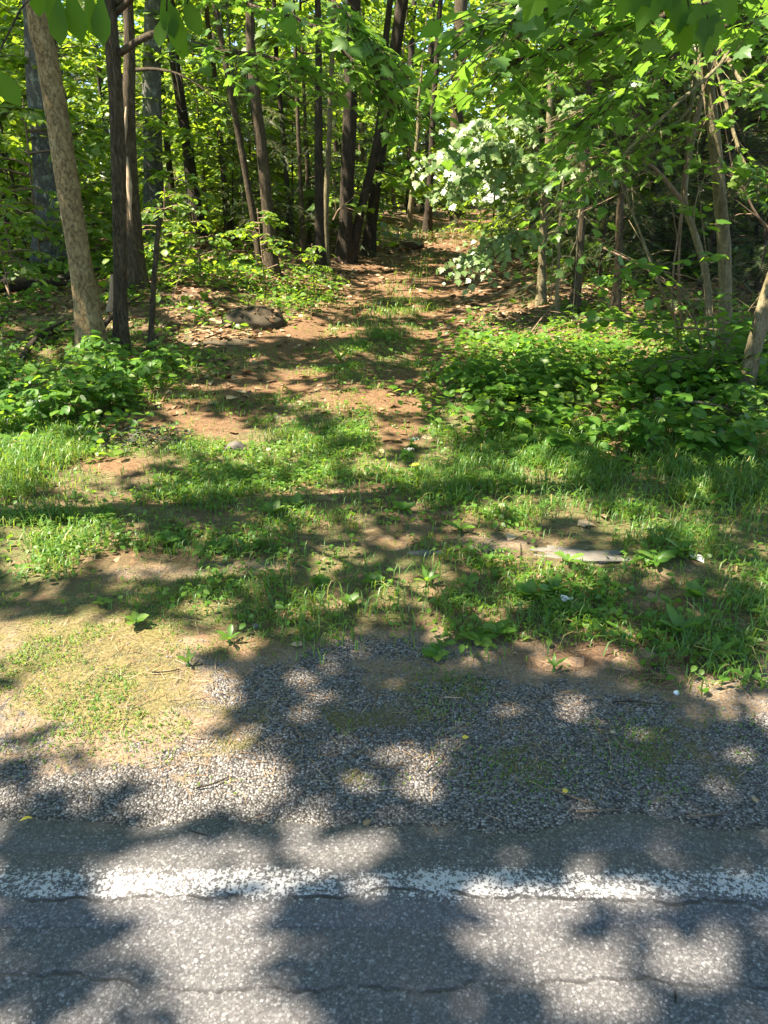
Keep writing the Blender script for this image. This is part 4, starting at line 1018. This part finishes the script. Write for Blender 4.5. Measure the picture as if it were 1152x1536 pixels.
PL = [
 ('maple', 40, 13, 0.8, "leafy sapling behind the beige leaning tree at the left edge"), ('maple', -40, 10.5, 0.75, "dark green sapling at the left edge behind the weed bed"),
 ('bush', 20, 11.5, 1.3, "bushy shrub at the left edge above the dark log"), ('bush', 90, 14, 1.4, "leafy shrub between the big grey trunk and the beige trunk"),
 ('beech', 290, 17, 0.9, "bright sapling right of the lichened trunk"),
 ('hemlock', 440, 18.5, 0.75, "feathery young hemlock behind the slender brown trunk"), ('hemlock', 350, 17, 0.6, "low feathery hemlock left of the slender brown trunk"),
 ('hemlock', 520, 21, 0.8, "young hemlock behind the thick dark trunk"), ('hemlock', 610, 27, 0.9, "young hemlock left of the bright sapling near the crest"),
 ('bush', 395, 11.5, 0.75, "bright leafy plants at the foot of the slender brown trunk"), ('bush', 470, 11.8, 0.5, "small leafy bush between the track and the slender trunk"),
 ('bush', 270, 13, 1.0, "leafy shrub right of the broken stem"),
 ('hemlock', 900, 10.8, 0.62, "hemlock with sunlit drooping sprays right of the pale maple stem"), ('hemlock', 975, 11.5, 0.85, "shady hemlock behind the round leaved shrub"),
 ('hemlock', 1060, 11, 0.9, "shady hemlock behind the olive brown trunk"), ('hemlock', 1140, 10.5, 0.95, "shady hemlock at the right edge behind the leaning trunk"),
 ('hemlock', 930, 13.5, 1.1, "tall dark hemlock in the hollow at right"), ('hemlock', 1030, 14.5, 1.25, "tall dark hemlock behind the olive brown trunk"), ('hemlock', 1130, 13.5, 1.2, "tall dark hemlock near the right edge"),
 ('maple', 885, 12.5, 0.6, "small maple sapling between the pale stem and the dark hemlocks"), ('bush', 720, 24, 1.0, "leafy bush right of the track crest"), ('bush', 770, 17, 0.9, "low bush under the sunlit maple sprays"),
 ('maple', 740, 26, 0.9, "maple sapling behind the sunlit maple sprays"), ('beech', 800, 19, 1.0, "tall beech sapling behind the pale maple stem"), ('maple', 560, 33, 1.1, "maple sapling left of the track crest among dark trunks"),
 ('hemlock', 1010, 12.5, 0.95, "broad dark hemlock low in the hollow between the two thin saplings"), ('hemlock', 1090, 12.3, 1.0, "broad dark hemlock right behind the olive brown trunk"), ('hemlock', 1180, 12.0, 1.1, "dark hemlock cut off by the right edge"), ('hemlock', 890, 15.5, 1.3, "tall dark hemlock at the back of the hollow"), ('hemlock', 970, 16.5, 1.4, "tallest dark hemlock at the back of the hollow"), ('hemlock', 1080, 17, 1.4, "tall dark hemlock far behind the olive brown trunk"), ('hemlock', 1190, 16, 1.4, "tall dark hemlock far back at the right edge"),
 ('bush', 10, 9.6, 1.0, "dark bush in front of the log at the left edge"), ('bush', 60, 12.5, 1.6, "tall dark bush behind the dark log"), ('maple', 95, 15.5, 0.8, "leafy sapling hiding the foot of the big grey trunk"), ('bush', 150, 15, 1.3, "leafy bush between the beige and the straight dark trunk"), ('hemlock', 480, 16, 0.62, "grey green hemlock behind the straight thin dark trunk"), ('hemlock', 400, 15.5, 0.6, "grey green hemlock just behind the slender brown trunk"), ('bush', 300, 11.2, 0.7, "low bush left of the dark mound"), ('bush', 245, 11.6, 0.8, "low bush behind the broken stem"),
 ('hemlock', 850, 16, 1.0, "hemlock behind the pale maple stem"), ('beech', 130, 18, 1.0, "pale leaved sapling between the beige and the straight dark trunk"), ('beech', 20, 20, 1.1, "pale leaved sapling far behind the left edge"),
]
for kind, px, D, sc, lab in PL:
    place(kind, px, D, sc, lab)
BACK = {'maple': ("maple sapling with layered bright leaves, one of many deep in the woods", "maple saplings deep in the woods"),
        'beech': ("slender pale leaved sapling, one of many deep in the woods", "pale saplings deep in the woods"),
        'hemlock': ("feathery young hemlock, one of several deep in the woods", "hemlocks deep in the woods"),
        'bush': ("low leafy shrub, one of many on the deep woods floor", "shrubs deep in the woods")}
for k in range(230):
    D = RNG.uniform(16, 46); px = RNG.uniform(-120, 1270)
    x = (px - 576) / F * D
    if abs(x - path_x(D)) < 1.7 + 0.02 * D or (D < 30 and 560 < px < 760): continue
    kind = RNG.choice(['maple', 'beech', 'bush', 'hemlock'], p=[0.34, 0.34, 0.2, 0.12]) if px < 640 else RNG.choice(['maple', 'beech', 'bush', 'hemlock'], p=[0.3, 0.25, 0.15, 0.3])
    place(str(kind), px, D, RNG.uniform(0.75, 1.5), *BACK[str(kind)])

# distant trunks
for k in range(60):
    D = RNG.uniform(19, 55); px = RNG.uniform(-60, 1210)
    x = (px - 576) / F * D
    if abs(x - path_x(D)) < 1.6 or 640 < px < 740 and D < 40: continue
    u = (px - 576) / F
    b = np.array([x, D, float(gz(x, D))]); q = project(b[None]); bpx, bpy_ = float(q[0][0]), float(q[1][0])
    tp = project(np.array([[x + RNG.normal(0, 0.25), D, b[2] + 6.0]])); w = RNG.uniform(0.10, 0.34) * F / D
    thin = w * D / F < 0.2
    tree("woodland_tree", "thin dark trunk among the many far back in the woods" if thin else "stout dark trunk among the many far back in the woods", [(bpx, bpy_), (float(tp[0][0]), float(tp[1][0]))], w, w * 0.75,
         BARK_DARK if RNG.random() < 0.6 else BARK_BROWN, D=D, height=RNG.uniform(10, 15), group="thin trunks far back in the woods" if thin else "stout trunks far back in the woods", limbs=2, wob=0.1, sides=8)

# ------------------------------------------------------------------ the crowns: leaf layers that leave the sunny pools open
def canopy(n, x0, x1, y0, y1, z0, z1, size, cov=1.0, inside=True):
    gxx = RNG.uniform(x0, x1, n); gyy = RNG.uniform(y0, y1, n)
    s = sunny(gxx, gyy)
    if size < 0.2:
        for ox, oy in ((.03, 0), (-.03, 0), (0, .03), (0, -.03)): s = np.maximum(s, sunny(gxx + ox, gyy + oy))
    k = RNG.random(n) < (1 - s) * cov
    gxx, gyy = gxx[k], gyy[k]; m = len(gxx)
    h = RNG.uniform(z0, z1, m); t = h / SUN[2]
    P = np.stack([gxx, gyy, gz(gxx, gyy)], 1) + SUN[None] * t[:, None]
    kk = ~in_window(P); P = P[kk]; m = len(P)
    a = RNG.uniform(0, 6.28, m)
    D = np.stack([np.cos(a), np.sin(a), RNG.uniform(-0.5, 0.1, m)], 1); N = np.array([[0, 0, 1.0]]) * 0.6 + SUN[None] * 0.6 + RNG.normal(0, 0.3, (m, 3))
    S = size * RNG.uniform(0.7, 1.25, m); t_ = np.clip(fbm(P[:, 0], P[:, 1], 5) + RNG.normal(0, 0.2, m), 0, 1)
    hx = np.array([[h_[1], h_[2]] for h_ in HOSTS])
    d = ((P[:, None, :2] - hx[None]) ** 2).sum(2); own = d.argmin(1)
    for i, h_ in enumerate(HOSTS):
        q_ = own == i
        if q_.any(): h_[3].add(P[q_], D[q_], N[q_], S[q_], t_[q_])
canopy(72000, -4.6, 4.6, 0.2, 10.0, 5.8, 8.0, 0.135)
canopy(26000, -7, 8, 10.0, 17.0, 6.5, 9.0, 0.20)
canopy(9000, -2.5, 9, 16.0, 36.0, 9.0, 12.0, 0.28)
canopy(12000, -20, 22, 17.0, 48.0, 9.0, 13.0, 0.34, 0.6)
canopy(16000, -16, -4.6, 0.0, 20.0, 7.0, 10.0, 0.26, 1.0)
canopy(14000, 4.0, 18, 3.0, 22.0, 7.0, 10.0, 0.26, 1.0)
for root, hx_, hy_, lv, base, r1 in HOSTS:
    lv.build("crown", DIAMOND, FAR, root, 0, base)

# the far wood behind everything: one mass of leaves
def far_wood(n):
    P = np.stack([RNG.uniform(-46, 52, n), RNG.uniform(40, 72, n), np.zeros(n)], 1)
    P[:, 2] = gz(P[:, 0], P[:, 1]) + 18 * RNG.random(n) ** 0.9
    keep = fbm(P[:, 0] * 0.35, P[:, 2] * 0.35 + P[:, 1], 201, 3) > 0.34
    keep &= ~((np.abs(P[:, 0] - path_x(P[:, 1])) < 1.5) & (P[:, 2] < 2.5))
    P = P[keep]; n = len(P); a = RNG.uniform(0, 6.28, n)
    D = np.stack([np.cos(a), np.sin(a), RNG.uniform(-0.5, 0.2, n)], 1)
    V_, F_, t_ = leaves_arrays(STAR, P, D, np.array([[0, 0, 1.0]]) + RNG.normal(0, 0.45, (n, 3)), RNG.uniform(0.35, 0.65, n), np.clip(fbm(P[:, 0] * .5, P[:, 2] * .5, 7) + RNG.normal(0, .2, n), 0, 1))
    return raw_mesh("far_woods", V_, F_, t_)
tag(link("far_woods", far_wood(110000), FAR), "bright leafy mass of the far woods beyond the trunks", "woods", None, 'stuff')

# ------------------------------------------------------------------ small things
def blob(name, label, cat, centre, size, mat, rough=0.25, seg=20, flat=False, group=None, rz=0.0, parent=None):
    """A stone, clod or slab: a lumpy half-buried body."""
    u = np.linspace(0, 2 * np.pi, seg, endpoint=False); vv = np.linspace(0.02, np.pi - 0.02, seg // 2)
    U, VV = np.meshgrid(u, vv); n = np.stack([np.cos(U) * np.sin(VV), np.sin(U) * np.sin(VV), np.cos(VV)], 2).reshape(-1, 3)
    if flat: n[:, 2] = np.sign(n[:, 2]) * np.abs(n[:, 2]) ** 0.35; n[:, :2] = np.sign(n[:, :2]) * np.abs(n[:, :2]) ** 0.8
    k = 1 + rough * (fbm(n[:, 0] * 2.2 + centre[0] * 9, n[:, 1] * 2.2 + n[:, 2] * 1.7, 61, 4) - 0.5) * 2
    Vb = n * k[:, None] * np.array(size)[None]
    c, s = math.cos(rz), math.sin(rz); Vb = np.stack([Vb[:, 0] * c - Vb[:, 1] * s, Vb[:, 0] * s + Vb[:, 1] * c, Vb[:, 2]], 1)
    f = []; m = seg // 2
    for i in range(m - 1):
        for j in range(seg):
            f.append((i * seg + j, (i + 1) * seg + j, (i + 1) * seg + (j + 1) % seg, i * seg + (j + 1) % seg))
    o = link(name, raw_mesh(name, Vb, np.array(f), np.full(len(Vb), RNG.random() * 0.5 + 0.3), True), mat)
    o.location = tuple(float(v) for v in centre)
    return tag(o, label, cat, group)
p = at(868, 836); blob("stone_slab", "weathered grey stone slab lying flush in the roadside grass", "stone", p + np.array([0, 0, 0.0]), (0.26, 0.07, 0.014), ROCK, 0.6, 48, True, None, -0.16)
p = at(725, 826); blob("flat_stone", "small flat grey stone in the grass left of the stone slab", "stone", p, (0.06, 0.03, 0.02), ROCK, 0.3, 20, True)
p = at(640, 832); blob("flat_stone", "narrow flat stone half buried in the grass in the middle", "stone", p, (0.09, 0.02, 0.015), ROCK, 0.3, 20, True)
p = at(355, 679); blob("rock", "small pale rock in sunny grass left of the track", "rock", p + np.array([0, 0, 0.02]), (0.075, 0.05, 0.05), ROCK, 0.35)
p = at(378, 492); blob("earth_mound", "low dark mound of soil between the beige tree and the track", "mound", p + np.array([0, 0.2, 0.02]), (0.36, 0.40, 0.20), DARKROCK, 0.22, 48)
def leaf_cover(o, sx, sy, sz, n, tmax=1.0):
    lv = Leaves(); a = RNG.uniform(0, 6.28, n); rr_ = np.sqrt(RNG.random(n)) * 1.05
    nx_, ny_ = np.cos(a) * rr_, np.sin(a) * rr_; nz_ = np.sqrt(np.clip(1 - rr_ ** 2, 0.0, 1)) + 0.06
    b_ = RNG.uniform(0, 6.28, n)
    lv.add(np.stack([nx_ * sx, ny_ * sy, nz_ * sz], 1), np.stack([np.cos(b_), np.sin(b_), RNG.uniform(-.3, .4, n)], 1), np.stack([nx_ / sx, ny_ / sy, nz_ / sz], 1) * 0.2 + RNG.normal(0, .3, (n, 3)) + np.array([0, 0, .6]), RNG.uniform(.05, .10, n), RNG.random(n) * tmax)
    tag(lv.build("leaf_cover", OVATE, LITTER, o), None, None, None, "stuff")
leaf_cover(bpy.data.objects["earth_mound"], 0.36, 0.40, 0.20, 60, 0.3)
p = at(612, 374); blob("dark_rock", "dark rock at the left edge of the rising track", "rock", p + np.array([0, 0.2, 0.05]), (0.36, 0.3, 0.14), DARKROCK, 0.5, 32)
p = at(310, 512); blob("litter_heap", "heap of brown leaf litter left of the dark mound", "heap", p + np.array([0, 0.1, -0.03]), (0.5, 0.4, 0.09), DARKROCK, 0.35, 40); leaf_cover(bpy.data.objects["litter_heap"], 0.5, 0.4, 0.10, 420)
p = at(1014, 1043); blob("white_pebble", "single white pebble on the shoulder at right", "pebble", p + np.array([0, 0, 0.006]), (0.011, 0.009, 0.009), WHITESTONE, 0.2, 14)
p = at(768, 940); blob("pebble", "pale grey pebble in the grass near the gravel", "pebble", p + np.array([0, 0, 0.006]), (0.015, 0.012, 0.010), ROCK, 0.25, 14)
p = at(385, 943); blob("pebble", "pink grey pebble at the edge of the sunny moss", "pebble", p + np.array([0, 0, 0.006]), (0.018, 0.014, 0.012), ROCK, 0.25, 14)
for (px, py, ll) in ((585, 1365, "loose stone chip on the road below the white line"),): pass

# dark wilted plants left of the track
b = at(215, 664); r_ = empty("wilted_plant", b, "patch of dark wilted leaves beside the left weed bed", "plant")
lv = Leaves(); m = 260; PP = b + np.stack([RNG.normal(0, 0.20, m), RNG.normal(0, 0.10, m), RNG.uniform(0.01, 0.09, m)], 1); a = RNG.uniform(0, 6.28, m)
lv.add(PP, np.stack([np.cos(a), np.sin(a), RNG.uniform(-.3, .3, m)], 1), np.array([[0, 0, 1.0]]) + RNG.normal(0, 1.0, (m, 3)), RNG.uniform(0.03, 0.07, m), RNG.random(m)); lv.build("foliage", LANCE, WILT, r_, 0, b)
tb = Tubes(); [tb.add([b + np.array([RNG.normal(0, .15), RNG.normal(0, .08), 0]), b + np.array([RNG.normal(0, .2), RNG.normal(0, .1), .06])], [.004, .002], 4) for _ in range(12)]; tb.build("stem", TWIG, r_, b)

# flowers
def flower(px, py, h, heads, size, mat, name, label, group=None):
    b = at(px, py); r_ = empty(name, b, label, "wildflower", group)
    tb = Tubes(); lv = Leaves(); pt = Leaves()
    for k in range(heads):
        top = b + np.array([RNG.normal(0, h * 0.25), RNG.normal(0, h * 0.15), h * RNG.uniform(0.8, 1.1)])
        tb.add([b, (b + top) / 2 + RNG.normal(0, 0.01, 3), top], [0.003, 0.002, 0.0015], 4)
        m = 34; a = RNG.uniform(0, 6.28, m)
        pt.add(top + np.stack([RNG.normal(0, size, m), RNG.normal(0, size, m), RNG.uniform(0, size * 0.5, m)], 1), np.stack([np.cos(a), np.sin(a), RNG.uniform(-.1, .6, m)], 1), np.array([[0, 0, 1.0]]) + RNG.normal(0, .4, (m, 3)), RNG.uniform(0.008, 0.014, m), RNG.random(m))
    m = 12; a = RNG.uniform(0, 6.28, m)
    lv.add(b + np.array([0, 0, 1.0]) * (h * RNG.uniform(0.1, 0.7, m))[:, None], np.stack([np.cos(a), np.sin(a), RNG.uniform(0, .5, m)], 1), np.array([[0, 0, 1.0]]) + RNG.normal(0, .3, (m, 3)), RNG.uniform(0.04, 0.07, m), RNG.random(m) * 0.7)
    tb.build("stem", WEED, r_, b); pt.build("flower_head", OVATE, mat, r_, 0, b); lv.build("foliage", OVATE, WEED, r_, 0, b)
flower(620, 676, 0.10, 1, 0.020, PETAL, "white_wildflower", "white flower head in the grass at the right wheel track")
flower(612, 688, 0.06, 1, 0.012, PETAL, "white_wildflower", "smaller white flower just below the white flower head")
flower(624, 712, 0.06, 2, 0.006, YELLOW, "yellow_wildflower", "tiny yellow flowers in the grass below the white flower")
flower(38, 640, 0.2, 2, 0.010, YELLOW, "yellow_wildflower", "yellow flowers among the weeds at the left edge")
flower(66, 645, 0.25, 2, 0.016, PETAL, "white_wildflower", "pale flowering weed among the weeds at the left edge")
flower(845, 914, 0.05, 2, 0.006, PETAL, "white_wildflower", "small white flower in the grass below the stone slab")

# broad-leaved rosettes among the grass
def rosette(px, py, n, L, rise, tpl, name, label, group=None, tints=(0.2, 0.9)):
    b = at(px, py); r_ = empty(name, b, label, "weed", group)
    lv = Leaves(); a = np.linspace(0, 6.28, n, endpoint=False) + RNG.uniform(-.4, .4, n); rs = rise * RNG.uniform(0.6, 1.5, n)
    lv.add(b + np.array([0, 0, 0.02]) + np.zeros((n, 3)), np.stack([np.cos(a), np.sin(a), rs], 1), np.array([[0, -0.15, 1.0]]) + RNG.normal(0, .2, (n, 3)) - 0.5 * np.stack([np.cos(a), np.sin(a), 0 * a], 1) * rs[:, None], 0.62 * L * RNG.uniform(0.7, 1.2, n), RNG.uniform(*tints, n))
    lv.build("leaf", tpl, WEED, r_, 0, b)
    tb = Tubes(); tb.add([b - np.array([0, 0, .02]), b + np.array([0, 0, .03])], [.006, .004], 5); tb.build("stem", WEED, r_, b)
ROS = [(1015, 958, 6, 0.17, 1.3, OBLONG, "tall dandelion like weed with upright leaf near the right gravel edge"),
 (830, 895, 7, 0.15, 1.2, OBLONG, "upright broad weed in front of the stone slab"), (1020, 835, 7, 0.16, 1.0, OBLONG, "weed with one upright leaf right of the stone slab"),
 (745, 955, 5, 0.14, 0.5, OVATE, "round leaved weed at the edge of the gravel"), (655, 990, 5, 0.10, 0.3, OVATE, "small three leaved weed standing in the gravel edge"),
 (525, 912, 6, 0.11, 0.8, OVATE, "small round leaved weed in the grass left of middle"), (720, 970, 6, 0.12, 0.3, OVATE, "flat round leaved weed at the gravel edge"),
 (850, 850, 6, 0.12, 0.8, OBLONG, "pale leaved weed beside the sunny end of the slab"), (985, 850, 8, 0.15, 0.7, OBLONG, "spreading weed right of the stone slab"),
 (345, 968, 5, 0.09, 1.5, OBLONG, "upright little weed in the sunny moss patch"), (640, 880, 8, 0.15, 1.2, LANCE, "sunlit tuft of broad blades in the middle of the grass"),
 (700, 885, 7, 0.12, 0.8, OBLONG, "weed right of the sunlit tuft"), (410, 775, 6, 0.13, 0.9, OVATE, "round leaved weed left of the middle grass"),
 (445, 765, 5, 0.12, 1.2, OVATE, "upright round leaf weed in the middle grass"), (690, 800, 7, 0.13, 0.8, OBLONG, "leafy weed above the bare strip in the middle"),
 (560, 880, 7, 0.11, 0.5, OVATE, "clover like weed left of the sunlit tuft"), (480, 880, 9, 0.10, 0.4, OVATE, "dense little weed left of the grass tuft"),
 (510, 545, 7, 0.28, 1.6, LANCE, "pale upright grass plant on the track's middle strip"), (640, 575, 7, 0.22, 1.5, LANCE, "small grass tuft beside the right wheel track"),
 (1060, 760, 8, 0.20, 1.0, OBLONG, "broad weed in the tall grass at right"), (790, 900, 6, 0.12, 0.7, OVATE, "leafy weed left of the tall broad weed"),
 (1040, 905, 6, 0.14, 1.0, OVATE, "round weed in the right grass"), (905, 940, 5, 0.10, 0.5, OBLONG, "low weed near the right gravel"), (870, 930, 6, 0.12, 1.0, OBLONG, "pale weed below the slab near the gravel"),
 (205, 940, 6, 0.09, 0.5, OVATE, "small weed at the edge of the dark patch at left"), (155, 912, 5, 0.07, 0.4, OVATE, "tiny weed beside the dark patch at left"), (283, 1000, 4, 0.07, 1.5, OBLONG, "tiny upright sprout in the sunny moss"),
 (605, 770, 7, 0.12, 0.6, OVATE, "leafy weed in the middle of the grass above the bare strip"), (330, 830, 8, 0.13, 0.6, OVATE, "leafy weed at the lower edge of the left grass"), (250, 820, 8, 0.13, 0.6, OVATE, "leafy weed left of the bare strip"),
 (1075, 990, 6, 0.14, 1.4, LANCE, "grass tuft at the right gravel edge"), (830, 1010, 5, 0.10, 1.4, LANCE, "small grass tuft growing in the gravel at right")]
for (px, py, n, L, rise, tpl, lab) in ROS: rosette(px, py, n, L, rise, tpl, "broadleaf_weed" if tpl is not LANCE else "grass_tuft", lab)

# larger weeds in the bed at right
def bed_plant(px, py, h, n, size, tpl, label, tints=(0, 0.7), name="leafy_weed", group=None):
    b = at(px, py); r_ = empty(name, b, label, "plant", group)
    tb = Tubes(); lv = Leaves()
    for s in range(4):
        top = b + np.array([RNG.normal(0, 0.12), RNG.normal(0, 0.1), h * RNG.uniform(0.7, 1.1)]); mid = (b + top) / 2 + RNG.normal(0, 0.03, 3)
        tb.add(smoothline([b, mid, top], 6), np.linspace(0.005, 0.002, 6), 4)
        for k in range(n):
            f = RNG.uniform(0.35, 1.0); p = b + (top - b) * f; a = RNG.uniform(0, 6.28); d = np.array([math.cos(a), math.sin(a), RNG.uniform(-0.15, 0.35)])
            q_ = p + d * RNG.uniform(0.03, 0.10); tb.add([p, q_], [0.002, 0.0015], 3)
            for da in (-0.9, 0, 0.9):
                dd = np.array([math.cos(a + da), math.sin(a + da), d[2] - 0.25])
                lv.add(q_[None], dd[None], np.array([[0, -0.1, 1.0]]) + RNG.normal(0, .25, (1, 3)), np.array([size * RNG.uniform(0.7, 1.2)]), np.array([RNG.uniform(*tints)]))
    tb.build("stem", WEED, r_, b); lv.build("foliage", tpl, WEED, r_, 0.7, b)
for k in range(46):
    px = RNG.uniform(700, 1150); py = RNG.uniform(560, 690) if k % 3 else RNG.uniform(530, 600)
    if px < 780 and py > 670: continue
    bed_plant(px, py, RNG.uniform(0.14, 0.32), 5, RNG.uniform(0.06, 0.105), OVATE if k % 2 else ROUND, "three leaved weed, one of many crowding the bed at right", group="leafy weeds of the bed at right")
for k in range(16):
    bed_plant(RNG.uniform(0, 180), RNG.uniform(570, 665), RNG.uniform(0.2, 0.42), 4, RNG.uniform(0.07, 0.11), OVATE, "leafy weed, one of many crowding the bed at left", group="leafy weeds of the bed at left")
for (px, py, lab) in ((215, 575, "dark leafy weed right of the foot of the beige tree"), (150, 545, "leafy vine weed at the foot of the beige tree"), (250, 560, "spreading weed under the broken stem"), (690, 575, "leafy weed at the corner of the right bed beside the track"), (705, 600, "dark leafy weed at the edge of the right wheel track")):
    bed_plant(px, py, 0.25, 5, 0.10, OVATE, lab)

# twigs, chips and single dead leaves on the shoulder
def twig_on_ground(px, py, L, a, label, r=0.003, mat=TWIG):
    b = at(px, py) + np.array([0, 0, 0.008]); d = unit_h(a) * L / 2
    tb = Tubes(); tb.add(smoothline([-d, np.array([RNG.normal(0, .01), RNG.normal(0, .01), 0.004]), d], 7), np.linspace(r, r * 0.5, 7), 5)
    o = tb.build("fallen_twig", mat); o.location = tuple(float(v) for v in b); tag(o, label, "twig")
TW = [(680, 1050, 0.06, 0.0, "short pale wood chip on the gravel", WOUND), (955, 1058, 0.16, -0.1, "dark twig on the gravel at right", BARK_DARK), (860, 1200, 0.12, -0.5, "thin straw twig near the asphalt edge", TWIG),
 (320, 1180, 0.10, 0.5, "dark twig in the sunny left shoulder", BARK_DARK), (1010, 1500, 0.05, 1.3, "small twig on the road at right", BARK_DARK), (650, 1150, 0.08, 0.9, "tiny twig in the round sun spot", TWIG), (1060, 1225, 0.12, 0.1, "pale straw at the asphalt edge at right", TWIG),
 (450, 1095, 0.10, 1.9, "curved twig on the gravel left of middle", TWIG), (480, 828, 0.35, 0.05, "pale stick in the bare strip in the middle", TWIG), (430, 858, 0.22, 0.2, "short stick left of the bare strip", TWIG), (780, 835, 0.25, 1.4, "thin dark stem standing at the sunny end of the slab", BARK_DARK), (655, 1250, 0.05, 2.0, "tiny twig at the asphalt edge in the middle", TWIG),
 (250, 1010, 0.10, 0.2, "thin twig in the sunny moss", BARK_DARK), (900, 1222, 0.14, 0.05, "straw along the asphalt edge", TWIG), (300, 1255, 0.10, -0.3, "dark twig at the edge of the asphalt at left", BARK_DARK)]
for (px, py, L, a, lab, mt) in TW: twig_on_ground(px, py, L, a, lab, 0.0032, mt)
def leaf_on_ground(px, py, size, tint, label, mat=LITTER, tpl=OVATE):
    b = at(px, py) + np.array([0, 0, 0.010]); a = RNG.uniform(0, 6.28)
    V_, F_, t_ = leaves_arrays(tpl, np.zeros((1, 3)), np.array([[math.cos(a), math.sin(a), 0.12]]), np.array([[0.1, -0.2, 1.0]]), np.array([size]), np.array([tint]))
    o = link("fallen_leaf", raw_mesh("fallen_leaf", V_, F_, t_), mat); o.location = tuple(float(v) for v in b); tag(o, label, "leaf")
for (px, py, s, t, lab, mt) in ((693, 1112, 0.022, 1, "small yellow leaf on the gravel in the middle", YELLOW), (848, 1190, 0.025, 1, "small orange leaf near the asphalt edge", YELLOW), (915, 1105, 0.02, 0.9, "tan leaf fragment on the gravel at right", LITTER),
    (770, 806, 0.08, 1, "pale dead leaf above the stone slab", LITTER), (866, 788, 0.09, 0.9, "lobed pale dead leaf behind the stone slab", LITTER), (1030, 598, 0.20, 1, "pale curled scrap lying on the weeds at right", PETAL), (1035, 836, 0.09, 1, "pale leaf right of the stone slab", PETAL), (340, 601, 0.12, 1, "pale dead leaf on the left wheel track", LITTER), (455, 972, 0.05, 1, "pale leaf at the gravel edge left of middle", LITTER), (1135, 1210, 0.03, .8, "brown leaf fragment on the gravel at the right edge", LITTER), (50, 1232, 0.04, .9, "orange leaf fragment at the asphalt edge at left", YELLOW), (545, 1245, 0.03, .7, "brown leaf fragment at the asphalt edge", LITTER)):
    leaf_on_ground(px, py, s, t, lab, mt, STAR if 'lobed' in lab else OVATE)
